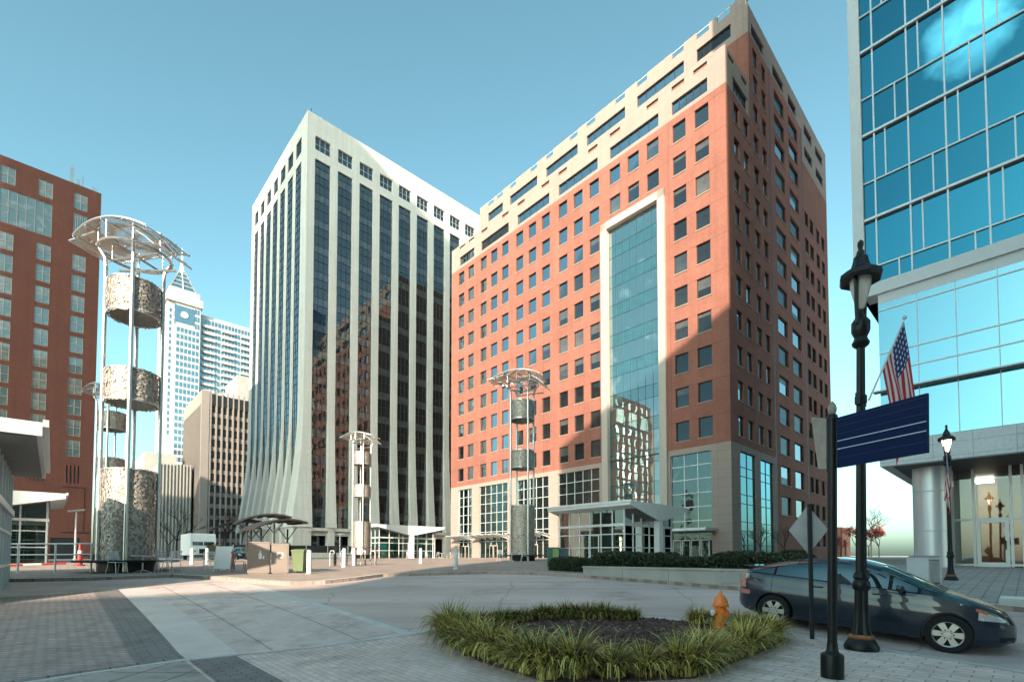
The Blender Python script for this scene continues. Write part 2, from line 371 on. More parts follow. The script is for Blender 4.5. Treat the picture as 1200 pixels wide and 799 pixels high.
def asphalt():
    m, N, L, P = nodes('asphalt'); v, o = coords(N, L)
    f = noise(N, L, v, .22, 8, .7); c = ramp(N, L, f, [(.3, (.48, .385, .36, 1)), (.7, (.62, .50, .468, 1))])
    f2 = noise(N, L, v, 130., 3); c = mixc(N, L, c, ramp(N, L, f2, [(.3, (.72, .72, .72, 1)), (.7, (1.25, 1.25, 1.25, 1))]), .9)
    mp = N.new('ShaderNodeMapping'); mp.inputs['Rotation'].default_value = (0, 0, -TH); mp.inputs['Scale'].default_value = (.06, 1.1, 1); L.new(o, mp.inputs[0])
    f3 = noise(N, L, mp.outputs[0], 1., 5); c = mixc(N, L, c, ramp(N, L, f3, [(.35, (.86, .86, .87, 1)), (.65, (1.12, 1.11, 1.1, 1))]), 1.)
    nz_ = N.new('ShaderNodeTexNoise'); nz_.inputs['Scale'].default_value = .9; nz_.inputs['Detail'].default_value = 6.; L.new(v, nz_.inputs['Vector'])
    va = N.new('ShaderNodeMix'); va.data_type = 'RGBA'; va.blend_type = 'ADD'; va.inputs[0].default_value = .55; L.new(v, va.inputs[6]); L.new(nz_.outputs['Color'], va.inputs[7])
    vo = N.new('ShaderNodeTexVoronoi'); vo.feature = 'DISTANCE_TO_EDGE'; vo.inputs['Scale'].default_value = .16; L.new(va.outputs[2], vo.inputs['Vector'])
    c = mixc(N, L, c, ramp(N, L, vo.outputs['Distance'], [(.0022, (.55, .54, .53, 1)), (.0045, (1, 1, 1, 1))]), .8)
    f5 = noise(N, L, v, .55, 7, .7); c = mixc(N, L, c, ramp(N, L, f5, [(.32, (.74, .73, .73, 1)), (.46, (1, 1, 1, 1))]), 1.)
    L.new(c, P.inputs['Base Color']); P.inputs['Roughness'].default_value = .75; P.inputs['Specular IOR Level'].default_value = .35
    bump(N, L, P, f2, .5, .01); return m
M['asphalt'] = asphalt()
G45 = -TH
M['paver_plaza'] = brickmat('paver_plaza', (.40, .31, .265), (.36, .28, .24), (.25, .2, .17), bw=.6, bh=.3, ms=.012, var=.13, ground=True, rot=G45, big=.35, bmp=.25)
M['paver_grey'] = brickmat('paver_grey', (.44, .36, .34), (.36, .295, .28), (.2, .17, .16), bw=.2, bh=.1, ms=.010, var=.16, ground=True, rot=G45+R(45), big=.5, bmp=.5)
M['paver_band'] = brickmat('paver_band', (.26, .24, .236), (.225, .21, .208), (.12, .11, .108), bw=.3, bh=.1, ms=.008, var=.12, ground=True, rot=G45, big=.6, bmp=.5)
M['paver_soldier'] = brickmat('paver_soldier', (.27, .25, .245), (.23, .215, .21), (.1, .095, .09), bw=.6, bh=.32, ms=.014, var=.12, ground=True, rot=G45+R(90), big=.6, bmp=.5, offset=0.)
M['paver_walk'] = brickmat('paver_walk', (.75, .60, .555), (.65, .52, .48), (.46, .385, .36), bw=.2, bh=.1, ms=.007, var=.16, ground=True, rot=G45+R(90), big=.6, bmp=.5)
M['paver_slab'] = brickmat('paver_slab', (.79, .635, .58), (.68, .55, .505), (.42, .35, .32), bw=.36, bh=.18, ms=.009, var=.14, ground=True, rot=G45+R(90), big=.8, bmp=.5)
M['paver_diamond'] = brickmat('paver_diamond', (.43, .385, .36), (.37, .33, .31), (.17, .15, .14), bw=.62, bh=.62, ms=.016, var=.14, ground=True, rot=G45+R(45), big=.6, bmp=.5, offset=0.)
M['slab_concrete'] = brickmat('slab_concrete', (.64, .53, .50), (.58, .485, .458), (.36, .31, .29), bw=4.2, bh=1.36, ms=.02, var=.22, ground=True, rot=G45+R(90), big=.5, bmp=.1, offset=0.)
M['strip_concrete'] = mat('strip_concrete', (.60, .535, .51), .85, var=.12, scale=1.4, bmp=.1, bscale=60)
M['mulch'] = mat('mulch', (.10, .056, .048), .95, var=.5, scale=22, bmp=1., bscale=50)
M['paver_right'] = brickmat('paver_right', (.40, .385, .36), (.36, .345, .325), (.2, .19, .18), bw=.6, bh=.3, ms=.012, var=.12, ground=True, rot=G45, big=.35, bmp=.25)
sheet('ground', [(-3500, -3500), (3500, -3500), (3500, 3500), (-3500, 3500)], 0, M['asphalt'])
sheet('crossing_pavers', [(-25, 7), (.95, 7), (.95, 19.6), (-25, 22)], .006, M['paver_grey'])
sheet('crossing_border', [(.95, 7.5), (1.55, 7.5), (1.55, 19.8), (.95, 19.8)], .007, M['paver_band'])
sheet('crossing_edge', [(1.55, 7.5), (2.25, 7.5), (2.25, 20), (1.55, 20)], .008, M['strip_concrete'])
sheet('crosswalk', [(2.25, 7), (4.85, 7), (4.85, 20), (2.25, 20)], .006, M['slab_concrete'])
sheet('crosswalk_line', [(4.85, 7), (5.06, 7), (5.06, 20.5), (4.85, 20.5)], .008, M['kerb'])
near = [(-30, 6.2), (-8, 7.2), (-2, 7.9), (-.16, 8.26), (.35, 8.36), (1.43, 8.50), (2.35, 8.33), (3.49, 8.12), (4.75, 7.82), (6.4, 7.75), (7.9, 7.3), (9.1, 6.2), (9.75, 4.6), (9.88, 3.0), (9.86, 2.1), (9.62, 1.), (9.2, 0.), (8.5, -1.2), (7.6, -3.), (6.5, -6), (6., -14)]
strip('crossing_soldier_course', [(b, a+.16) for b, a in near[:6]], .55, .010, M['paver_soldier'])
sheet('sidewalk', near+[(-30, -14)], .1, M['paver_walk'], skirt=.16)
strip('kerb', near, -.13, .106, M['kerb'])
sheet('sidewalk_diamond', [(-25, 2), (1.42, 2), (1.42, 8.3), (-.16, 8.08), (-2, 7.7), (-8, 7.0), (-25, 6.2)], .105, M['paver_diamond'])
sheet('sidewalk_border', [(1.46, 2), (2.05, 2), (2.05, 8.2), (1.46, 8.3)], .105, M['paver_band'])
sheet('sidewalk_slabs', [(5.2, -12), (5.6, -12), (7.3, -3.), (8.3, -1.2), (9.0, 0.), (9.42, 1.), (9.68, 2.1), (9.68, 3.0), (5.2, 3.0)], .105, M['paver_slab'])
plaza = [(-60, 27.), (-1.4, 25.7), (.95, 24.4), (3.6, 24.0), (4.6, 21.5), (5.2, 19.2), (5.9, 17.3), (7., 17.0), (8.4, 17.5), (10., 18.4), (14.2, 16.8), (15.3, 15.), (15.6, 12.2), (15.6, 5.), (16.5, 3.), (16.6, -60), (400, -60), (400, 140), (24, 140), (24, 58), (-.5, 58), (-.5, 140), (-60, 140)]
sheet('plaza', plaza, .12, M['paver_plaza'], skirt=.14)
strip('plaza_kerb', plaza[:16], .2, .126, M['kerb'])
sheet('entrance_paving', [(16.9, -60), (60, -60), (60, 5.6), (16.9, 5.6)], .126, M['paver_right'])
bed = [(5.2, 7.55), (4.45, 5.4), (4.3, 3.85), (5.75, 2.85), (9.3, 2.95), (9.4, 4.6), (8.75, 6.1), (7.7, 7.0), (6.4, 7.45)]
sheet('planting_bed', bed, .125, M['mulch'], skirt=.06)
# ---------------------------------------------------------------- windows as parts
CAMXY = Vector((0, 0, 1.6))
def pane_mesh(mb, ax, w, h, d, m=0):
    if ax == 'L': mb.face([(d, 0, 0), (d, w, 0), (d, w, h), (d, 0, h)], m)
    else: mb.face([(0, d, 0), (w, d, 0), (w, d, h), (0, d, h)], m)
def bar(mb, ax, u0, u1, z0, z1, d0, d1, m=0):
    if ax == 'L': mb.box(d0, d1, u0, u1, z0, z1, m)
    else: mb.box(u0, u1, d0, d1, z0, z1, m)
_wcache = {}
def window_meshes(ax, w, h, depth, glassm, framem, sillm, nv, nh, key, blind=None, var=0.):
    k = (ax, round(w, 2), round(h, 2), key, var)
    if k in _wcache: return _wcache[k]
    d = depth-.03
    a = MB()
    if blind and var:                        # a roller blind part-way down behind the pane
        zc = h*(1-var)
        for z0_, z1_, mi in ((0, zc, 0), (zc, h, 1)):
            a.face([(d, 0, z0_), (d, w, z0_), (d, w, z1_), (d, 0, z1_)] if ax == 'L' else [(0, d, z0_), (w, d, z0_), (w, d, z1_), (0, d, z1_)], mi)
    else: pane_mesh(a, ax, w, h, d)
    b = MB(); t = .06
    for u in [0, w-t]+[w*(i+1)/(nv+1)-t/2 for i in range(nv)]: bar(b, ax, u, u+t, 0, h, d-.06, d-.005)
    for z in [0, h-t]+[h*(i+1)/(nh+1)-t/2 for i in range(nh)]: bar(b, ax, 0, w, z, z+t, d-.055, d-.008)
    c = MB(); bar(c, ax, -.08, w+.08, -.14, -.004, -.08, depth)
    out = []
    for nm, mb, mm in (('window', a, [glassm, blind] if blind else glassm), ('frame', b, framem), ('sill', c, sillm)):
        o = mb.build(nm, mm); out.append(o.data); bpy.data.objects.remove(o)
    _wcache[k] = out; return out
def put_windows(root, o, specs, depth, glassm, framem, sillm, limit=100, nv=0, nh=0, key='x', sill=True, blind=None):
    """specs: (axis, plane, u0, u1, z0, z1). The largest ones in view become parts, the rest one stuff part"""
    def size(s):
        ax, c, u0, u1, z0, z1 = s
        p = W(c, (u0+u1)/2) if ax == 'L' else W((u0+u1)/2, c)
        n = Vector(BX) if ax == 'L' else Vector(AX)
        v = Vector((p.x, p.y)); d = v.length
        return (u1-u0)*(z1-z0)*abs(v.normalized().dot(n))/d**2
    specs = sorted(specs, key=size, reverse=True)
    for ax, c, u0, u1, z0, z1 in specs[:limit]:
        ms = window_meshes(ax, u1-u0, z1-z0, depth, glassm, framem, sillm, nv, nh, key, blind, random.choice((0, 0, 0, .2, .35, .55, .9)) if blind else 0.)
        loc = (c-o[0], u0-o[1], z0-o[2]) if ax == 'L' else (u0-o[0], c-o[1], z0-o[2])
        w = bpy.data.objects.new('window', ms[0]); COL.objects.link(w); w.parent = root; w.location = loc
        f = bpy.data.objects.new('frame', ms[1]); COL.objects.link(f); f.parent = w
        if sill: s = bpy.data.objects.new('sill', ms[2]); COL.objects.link(s); s.parent = w
    rest = specs[limit:]
    if rest:
        mb = MB(); t = .06; d = depth-.03
        for ax, c, u0, u1, z0, z1 in rest:
            zq = z0+(z1-z0)*random.choice((1, 1, 1, .8, .6, .4)) if blind else z1
            for za, zb2, mi in ((z0, zq, 0), (zq, z1, 3)):
                if zb2-za < .01: continue
                if ax == 'L': mb.face([(c+d, u0, za), (c+d, u1, za), (c+d, u1, zb2), (c+d, u0, zb2)], mi)
                else: mb.face([(u0, c+d, za), (u1, c+d, za), (u1, c+d, zb2), (u0, c+d, zb2)], mi)
            for u in (u0, u1-t): bar(mb, ax, u, u+t, z0, z1, c+d-.06, c+d-.005, 1)
            for z in (z0, z1-t): bar(mb, ax, u0, u1, z, z+t, c+d-.055, c+d-.008, 1)
            if sill: bar(mb, ax, u0-.08, u1+.08, z0-.14, z0-.004, c-.08, c+depth, 2)
        mb.build('window', [glassm, framem, sillm, blind or glassm], root, o, stuff=True)
def mullions(ax, c, us, zs, z0, z1, u0, u1, t=.07, d0=-.06, d1=.02, tz=None):
    mb = MB()
    for u in us: bar(mb, ax, u-t/2, u+t/2, z0, z1, c+d0, c+d1)
    for z in zs: bar(mb, ax, u0, u1, z-(tz or t)/2, z+(tz or t)/2, c+d0+.006, c+d1+.004)
    return mb
def frange(a, b, n): return [a+(b-a)*i/n for i in range(n+1)]

# ================================================================ brick office tower
B0, A0 = 56.85, 23.4; BS = 64.1; AE = 77.9; BE = 99.2
O = (B0, A0, 0)
T = gthing('brick_office_tower', 'tall orange-red brick office tower with a cream top and a full-height blue glass bay', 'office tower', B0, A0)
DW = .28
colsL = [26.38, 29.34, 42.72, 45.73, 48.76, 52.41, 55.44, 58.48, 62.12, 65.07, 68.04, 71.75, 74.74]
colsTop = [33.1, 36.07, 39.1]
rows = [15.9+4.28*k for k in range(10)]
specL = [('L', B0, c-.88, c+.88, z, z+2.42) for c in colsL for z in rows]
specL += [('L', B0, c-.88, c+.88, rows[k], rows[k]+2.42) for c in colsTop for k in (8, 9)]
hl = [s[2:] for s in specL]
w = MB(); w.wall('L', B0, A0, AE, 14.9, 57.75, hl+[(31.36, 41.4, 14.9, 49.2)], DW)
rowsR = rows
narrow = [(59.1, 60.75), (62.1, 63.75), (65.5, 67.2), (68.5, 70.1)]; narrow2 = [(86.4, 88.2), (89.0, 90.9), (92.5, 94.3), (95.5, 97.3)]
wide = [(73.3, 77.3), (79.35, 83.45)]
specR = [('R', A0, l, r, z, z+2.42) for l, r in narrow for z in rowsR]
specR += [('R', A0, l, r, z, z+2.5) for l, r in narrow[2:] for z in (58.4, 62.4, 66.)]
specR += [('R', A0, l, r, z, z+2.42) for l, r in narrow2 for z in [3.1, 7.4, 11.6]+rowsR[:10] if z < 60]
specR += [('R', A0, l, r, z, z+2.6) for l, r in wide for z in [7.3, 11.6]+[q-.1 for q in rowsR]+[58.6, 62.0, 65.5]]
topR = [('R', A0, l, r, 69.9, 71.5) for l, r in ((65.15, 69.5), (72.9, 77.3), (79.3, 83.0), (86.9, 90.9), (93., 97.1))]
topR += [('R', A0, l, r, 66.2, 67.8) for l, r in ((86.9, 90.9), (93., 97.1))]
lowR = [('R', A0, 59.0, 63.4, 58.15, 60.0)]
hr = [s[2:] for s in specR+topR]
lh = [s[2:] for s in lowR]
w.wall('R', A0, B0, 71.6, 14.9, 57.9, [h for h in hr if h[1] < 71.6 and h[3] < 57.95], DW)
w.wall('R', A0, BS, 71.6, 57.9, 69.6, [h for h in hr if h[1] < 71.6 and 57.95 < h[3] < 69.], DW)
w.wall('R', A0, 71.6, 85.5, .5, 69.6, [h for h in hr if 71.6 < h[1] < 85.5 and h[3] < 69.6], DW)
w.wall('R', A0, 85.5, BE, .5, 64.6, [h for h in hr if h[0] > 85.5 and h[3] < 64.6], DW)
w.wall('L', BS, A0, AE, 61.6, 69.6, [], DW)                                  # wall behind the setback terrace
w.face([(B0, AE, .5), (BE, AE, .5), (BE, AE, 62.3), (B0, AE, 62.3)]); w.face([(BS, AE, 62.3), (BE, AE, 62.3), (BE, AE, 74.8), (BS, AE, 74.8)])
w.face([(BE, A0, .5), (BE, AE, .5), (BE, AE, 73.4), (BE, A0, 73.4)])
w.build('wall', M['brick'], T, O)
cb = MB()                                                                    # dark recessed joints on the shaded face
for b in (71.5, 85.45): cb.box(b-.14, b+.14, A0-.02, A0+.1, 1, 69.7)
cb.build('recessed_joint', M['mulldark'], T, O)
# cream upper storeys
bays = [(25.6, 30.3), (32.2, 39.9), (42.05, 49.65), (51.6, 59.0), (61.2, 68.7), (70.75, 75.3)]
cr1 = [('L', B0, l, r, 58.25, 60.0) for l, r in bays]
gl_low = [(u, u+1.75, 61.45, 62.05) for l, r in bays for u in (l, r-1.75)]
cr = MB()
cr.wall('L', B0, A0, AE, 57.75, 62.45, [s[2:] for s in cr1]+gl_low, .3)
cr.wall('R', A0, B0, BS, 57.9, 62.45, lh+[(57.6, 59.4, 61.45, 62.05), (61.6, 63.4, 61.45, 62.05)], .3)
for b0_, b1_, a0_, a1_ in ((B0+.3, B0+.32, A0+.3, AE), ): 
    cr.wall('L', B0+.3, A0+.3, AE, 60.3, 62.45, gl_low, .02)
cr.face([(B0, A0, 62.45), (B0, AE, 62.45), (B0+.3, AE, 62.45), (B0+.3, A0, 62.45)])
cr.face([(B0+.3, A0, 60.3), (B0+.3, AE, 60.3), (BS, AE, 60.3), (BS, A0, 60.3)])
cr2 = [('L', BS, l, r, 70.6, 72.4) for l, r in bays]
cr.wall('L', BS, A0, AE, 69.6, 73.9, [s[2:] for s in cr2], .3)
cr.wall('R', A0, BS, 85.5, 69.6, 73.4, [s[2:] for s in topR if s[3] < 85.5 and s[4] > 69], .3)
cr.wall('R', A0, 85.5, BE, 64.6, 73.4, [s[2:] for s in topR if s[2] > 85.5], .3)
for l, r in bays:                                                           # parapet blocks with gaps between them
    pass
ed = sorted([A0]+[u for l, r in bays for u in (l, l+1.8, r-1.8, r)]+[AE])
for i in range(0, len(ed)-1, 2): cr.box(BS, BS+.3, ed[i], ed[i+1], 73.9, 74.9)
cr.face([(BS, A0, 73.3), (BE, A0, 73.3), (BE, AE, 73.3), (BS, AE, 73.3)])
cr.build('cream_cladding', M['cream'], T, O)
for l, r in bays:
    for u in (l, r-1.8):
        rl = MB(); rl.box(BS+.1, BS+.16, u, u+1.8, 74.75, 74.85); rl.build('guard_rail', M['pale'], T, O)
rl = MB()
for u in frange(BS, BE, 12): rl.box(u-.03, u+.03, A0+.2, A0+.26, 73.4, 74.)
rl.box(BS, BE, A0+.2, A0+.26, 73.95, 74.02)
rl.build('roof_railing', M['pale'], T, O)
put_windows(T, O, cr1+cr2+lowR+topR, .3, M['winbrick'], M['mulldark'], M['sill'], 30, nv=4, key='band', sill=False)
put_windows(T, O, specL+specR, DW, M['winbrick'], M['mulldark'], M['sill'], 70, key='punched', blind=M['winblind'])
# stone base
sb = MB(); bbL = [(25.8, 31.05, 1., 14.2), (42.1, 50.0, 1., 14.25), (51.95, 59.2, 1., 14.25), (61.5, 69.15, 1., 14.25), (71.3, 75.6, 1., 14.25)]
sb.wall('L', B0, A0, AE, .5, 14.9, bbL+[(31.36, 41.4, .5, 14.9)], .35)
bbR = [(59.4, 64.3, 1.2, 14.15), (65.8, 70.4, 1.2, 14.)]
sb.wall('R', A0, B0, 71.6, .5, 14.9, bbR, .3)
sb.build('stone_base', M['stone'], T, O)
for l, r, z0, z1 in bbL:
    n = 5 if r-l > 6 else 3
    p = MB(); p.face([(B0+.3, l, z0), (B0+.3, r, z0), (B0+.3, r, z1), (B0+.3, l, z1)])
    gobj = p.build('storefront', M['storeglass'], T, O)
    mullions('L', B0+.3, frange(l, r, n), [4.2, 5.9, 7.6, 9.3, 11., 12.7], z0, z1, l, r, .1).build('mullion', M['mull'], gobj, O)
    if l > 50:
        dr = MB(); m_ = (l+r)/2
        for u in (m_-1.1, m_+.05):
            dr.box(B0+.16, B0+.2, u, u+1.05, 1.05, 3.5, 0); dr.box(B0+.13, B0+.16, u+.14, u+.91, 1.3, 3.35, 1)
        dr.build('door', [M['frame'], M['storeglass']], T, O)
        cn = MB(); cn.prism([(B0-2.6, l-.4, 5.3), (B0-.02, l-.4, 4.9), (B0-.02, l-.4, 4.98), (B0-2.6, l-.4, 5.38)], (0, r-l+.8, 0))
        for u in frange(l, r, 4): cn.prism([(B0-2.7, u-.05, 5.2), (B0-.02, u-.05, 4.5), (B0-.02, u-.05, 4.85), (B0-2.7, u-.05, 5.3)], (0, .1, 0))
        cn.build('entrance_canopy', M['pale'], T, O)
for l, r, z0, z1 in bbR:
    p = MB(); p.face([(l, A0+.25, z0), (r, A0+.25, z0), (r, A0+.25, z1), (l, A0+.25, z1)])
    gobj = p.build('lobby_window', M['bluelow'], T, O)
    mullions('R', A0+.25, frange(l, r, 2), [2.9, 4.6, 5.7, 7.9, 9., 11.2, 12.3], z0, z1, l, r, .08).build('mullion', M['mulldark'], gobj, O)
cn = MB(); cn.box(B0-3., B0-.02, 25.2, 31.6, 4.55, 4.75); cn.box(B0-3., B0-.02, 25.1, 31.7, 4.75, 4.85); cn.build('entrance_canopy', M['pale'], T, O)
dr = MB()
for u in (26.2, 27.4, 28.6, 29.8): dr.box(B0+.18, B0+.24, u, u+1.1, 1.1, 3.6, 0); dr.box(B0+.15, B0+.18, u+.12, u+.98, 1.3, 3.45, 1)
dr.build('door', [M['mull'], M['storeglass']], T, O)
# glass bay with its cream frame
fr = MB()
for a_ in (31.36, 40.4): fr.box(B0-.35, B0+.6, a_, a_+1., .5, 49.25)
fr.box(B0-.35, B0+.6, 31.36, 41.4, 48.2, 49.253); fr.build('bay_frame', M['frame'], T, O)
cw = MB(); sp = MB(); zz = 48.2; fl = []
for k in range(11):
    top = 48.2-4.28*k; 
    if top < 5: break
    zv = max(top-2.55, 1.); fl += [top, zv]
    cw.face([(B0+.35, 32.36, zv), (B0+.35, 40.4, zv), (B0+.35, 40.4, top), (B0+.35, 32.36, top)])
    if zv > 1.: sp.face([(B0+.352, 32.36, top-4.28), (B0+.352, 40.4, top-4.28), (B0+.352, 40.4, zv), (B0+.352, 32.36, zv)])
c_ = cw.build('glass_bay', M['curtain'], T, O); sp.build('spandrel', M['curtainsp'], c_, O)
mullions('L', B0+.35, frange(32.4, 40.4, 7), fl, 1, 48.2, 32.36, 40.4, .045, -.03, .01).build('mullion', M['mulldark'], c_, O)

# ================================================================ white office tower
B0, A0 = 34.2, 94.2; O = (B0, A0, 0); P_ = 4.632
T = gthing('white_office_tower', 'white concrete office tower with tall dark glass strips between flared fins', 'office tower', B0, A0)
nR, nL = 13, 7
bR = [(B0+1.5+P_*i, B0+1.5+P_*i+3.08) for i in range(nR)]; bL = [(A0+3.2+P_*i, A0+3.2+P_*i+3.0) for i in range(nL)]
bE, aE = bR[-1][1]+1.6, bL[-1][1]+2.2; ZT = 88.3
w = MB()
hR = [(l, r, 7., 79.5) for l, r in bR]; tR = [(l, r, 81.3, 84.1) for l, r in bR]
hL = [(l, r, 7., 79.9) for l, r in bL]; tL = [(l, r, 81.8, 85.0) for l, r in bL]
w.wall('R', A0, B0, bE, 5.5, ZT, hR+tR, .4); w.wall('L', B0, A0, aE, 5.5, ZT, hL+tL, .2)
w.face([(B0, A0, ZT), (bE, A0, ZT), (bE, aE, ZT), (B0, aE, ZT)]); w.face([(B0, aE, 1), (bE, aE, 1), (bE, aE, ZT), (B0, aE, ZT)]); w.face([(bE, A0, 1), (bE, aE, 1), (bE, aE, ZT), (bE, A0, ZT)])
w.build('wall', M['white'], T, O)
def flare(z): 
    t = max(0, (30-z)/23.); return t**1.7
zs = [30, 26, 22, 18, 15, 12, 9.5, 7]
def fin_R(u0, u1):
    f = MB()
    for (z1, z0) in zip(zs[:-1], zs[1:]):
        y1, y0 = A0-1.3*flare(z1)-.004, A0-1.3*flare(z0)-.004; w1, w0 = .12*flare(z1), .12*flare(z0)
        q = [(u0-w1, y1, z1), (u1+w1, y1, z1), (u1+w0, y0, z0), (u0-w0, y0, z0)]
        f.face(q)
        f.face([(u0-w1, y1, z1), (u0-w0, y0, z0), (u0, A0+.3, z0), (u0, A0+.3, z1)]); f.face([(u1+w1, y1, z1), (u1+w0, y0, z0), (u1, A0+.3, z0), (u1, A0+.3, z1)])
    f.face([(u0-w0, y0, 7), (u1+w0, y0, 7), (u1, A0+.3, 7), (u0, A0+.3, 7)]); f.build('flared_fin', M['white'], T, O)
def fin_L(u0, u1):
    f = MB()
    for (z1, z0) in zip(zs[:-1], zs[1:]):
        x1, x0 = B0-2.4*flare(z1)-.004, B0-2.4*flare(z0)-.004
        f.face([(x1, u0, z1), (x1, u1, z1), (x0, u1, z0), (x0, u0, z0)])
        f.face([(x1, u0, z1), (x0, u0, z0), (B0+.4, u0, z0), (B0+.4, u0, z1)]); f.face([(x1, u1, z1), (x0, u1, z0), (B0+.4, u1, z0), (B0+.4, u1, z1)])
    f.face([(x0, u0, 7), (x0, u1, 7), (B0+.4, u1, 7), (B0+.4, u0, 7)]); f.build('flared_fin', M['white'], T, O)
ends = [B0]+[x for p in bR for x in p]+[bE]
for i in range(1, len(ends)//2): fin_R(ends[2*i], ends[2*i+1])
ends = [A0]+[x for p in bL for x in p]+[aE]
for i in range(1, len(ends)//2): fin_L(ends[2*i], ends[2*i+1])
# the corner pier flares both ways
f = MB()
for (z1, z0) in zip(zs[:-1], zs[1:]):
    x1, x0 = B0-2.4*flare(z1)-.005, B0-2.4*flare(z0)-.005; y1, y0 = A0-1.3*flare(z1)-.005, A0-1.3*flare(z0)-.005
    R_, L_ = bR[0][0], bL[0][0]
    f.face([(x1, y1, z1), (R_, y1, z1), (R_, y0, z0), (x0, y0, z0)]); f.face([(x1, y1, z1), (x1, L_, z1), (x0, L_, z0), (x0, y0, z0)])
    f.face([(R_, y1, z1), (R_, y0, z0), (R_, A0+.3, z0), (R_, A0+.3, z1)]); f.face([(x1, L_, z1), (x0, L_, z0), (B0+.4, L_, z0), (B0+.4, L_, z1)])
f.face([(x0, y0, 7), (R_, y0, 7), (R_, L_, 7), (x0, L_, 7)])
f.build('corner_fin', M['white'], T, O)
def strip_bay(ax, c, l, r, z0, z1, dep, first):
    d = c+dep-.05; gm = MB(); k = 0
    fl = 5.18; top = z1; zz = [z1]
    def q(a, b, m): 
        if ax == 'L': gm.face([(d, l, a), (d, r, a), (d, r, b), (d, l, b)], m)
        else: gm.face([(l, d, a), (r, d, a), (r, d, b), (l, d, b)], m)
    z = z1-1.4 if first else z1
    if first: q(z, z1, 0); zz.append(z)
    while z > z0+.1:
        b = max(z-1.55, z0); q(b, z, 1); zz.append(b); z = b
        if z <= z0+.1: break
        b = max(z-fl+1.55, z0); q(b, z, 0); zz += [b, (b+z)/2+.2]; z = b
    o = gm.build('glass_strip', [M['wt'], M['wtsp']], T, O)
    mullions(ax, d, frange(l, r, 3), zz, z0, z1, l, r, .06, -.08, .01).build('mullion', M['mulldark'], o, O)
for l, r in bR: strip_bay('R', A0, l, r, 7., 79.5, .4, True)
for l, r in bL: strip_bay('L', B0, l, r, 7., 79.9, .2, True)
put_windows(T, O, [('R', A0, l, r, 81.3, 84.1) for l, r in bR], .4, M['wt'], M['mull'], M['white'], 20, nv=2, nh=1, key='wtop', sill=False)
put_windows(T, O, [('L', B0, l, r, 81.8, 85.0) for l, r in bL], .2, M['wt'], M['mulldark'], M['white'], 20, nv=2, key='wtopl', sill=False)
gf = MB(); gf.face([(B0+1, A0+2, .5), (bE, A0+2, .5), (bE, A0+2, 6), (B0+1, A0+2, 6)]); gf.face([(B0+2, A0+2, .5), (B0+2, aE, .5), (B0+2, aE, 6), (B0+2, A0+2, 6)])
gf.build('ground_floor_glass', M['wt'], T, O)
pl = MB(); pl.box(B0-2., B0+1.4, A0-1., A0+2.9, .6, 6.99); pl.box(B0+1.4, bE, A0-.9, A0-.1, 6.4, 6.99)
for l, r in bR[1:]: pl.box(l-1.4, l-.1, A0-.8, A0+.6, .6, 6.4)
for l, r in bL: pl.box(B0-1.6, B0+.7, r+.1, r+1.4, .6, 6.99)
pl.build('ground_floor_pier', M['white'], T, O)
mast = MB(); mast.tube((B0+1, A0+1, ZT), (B0+1, A0+1, ZT+1.6), .06); mast.build('roof_mast', M['charcoal'], T, O)
# low podium wall in front of it
T = gthing('podium_wall', 'pale stone podium wall with a dark screen on top, in front of the white tower', 'wall', 21.9, 91)
O = (21.9, 91, 0)
p = MB(); p.box(21.9, 46, 91, 92.6, .8, 2.2); p.build('wall', M['white'], T, O)
p = MB(); p.box(21.95, 46, 91.1, 91.4, 2.2, 3.5); p.build('screen', M['mulldark'], T, O)
p = MB()
for u in frange(21.95, 45.9, 6): p.box(u-.06, u+.06, 91.0, 91.1, 2.2, 3.5)
p.build('post', M['mull'], T, O)

# ================================================================ hotel
B0, A0 = 4.15, 95.; O = (B0, A0, 0); BW = -46.
T = gthing('brick_hotel', 'dark red brick hotel block with pairs of pale square windows behind the tall sculpture', 'hotel', B0, A0)
tops = [55.05]+[45.85-3.05*k for k in range(10)]
cols = [1.85-3.75*i for i in range(13)]
sp_, big = [], []
for i, c in enumerate(cols):
    for j, t in enumerate(tops):
        if j > 9 and i != 0: continue
        sp_.append(('R', A0, c-.74, c+.74, t-2.4, t))
    if i == 0: big.append(('R', A0, c-.74, c+.74, 47.2, 51.95))
    elif i % 2 == 1 and i < 12: big.append(('R', A0, c-3.75-.74, c+.74, 47.1, 51.9))
slots = [(c-.66+.42*k, c-.66+.42*k+.17, 12.1, 14.7) for c in cols for k in range(4)]
w = MB(); w.wall('R', A0, BW, B0, .5, 56.3, [s[2:] for s in sp_+big]+slots+[(-.2, 2.9, .5, 4.2)], .16)
w.face([(B0, A0, .5), (B0, A0+18, .5), (B0, A0+18, 56.3), (B0, A0, 56.3)]); w.face([(BW, A0, 56.3), (B0, A0, 56.3), (B0, A0+18, 56.3), (BW, A0+18, 56.3)])
w.face([(BW, A0, .5), (BW, A0+18, .5), (BW, A0+18, 56.3), (BW, A0, 56.3)])
w.build('wall', M['brickdark'], T, O)
put_windows(T, O, big, .16, M['hotelglass'], M['frame'], M['sill'], 40, nv=5, nh=1, key='hbig', sill=False)
put_windows(T, O, sp_, .16, M['hotelglass'], M['frame'], M['sill'], 60, nv=1, nh=1, key='hotel', sill=False, blind=M['hotelblind'])
for c in cols[:3]:
    v = MB(); v.face([(c-.7, A0+.15, 12.), (c+.8, A0+.15, 12.), (c+.8, A0+.15, 14.8), (c-.7, A0+.15, 14.8)]); v.build('vent_slot', M['mulldark'], T, O)
v = MB()
v.face([(-.2, A0+.15, .5), (2.9, A0+.15, .5), (2.9, A0+.15, 4.2), (-.2, A0+.15, 4.2)])
v.build('doorway', M['mulldark'], T, O)
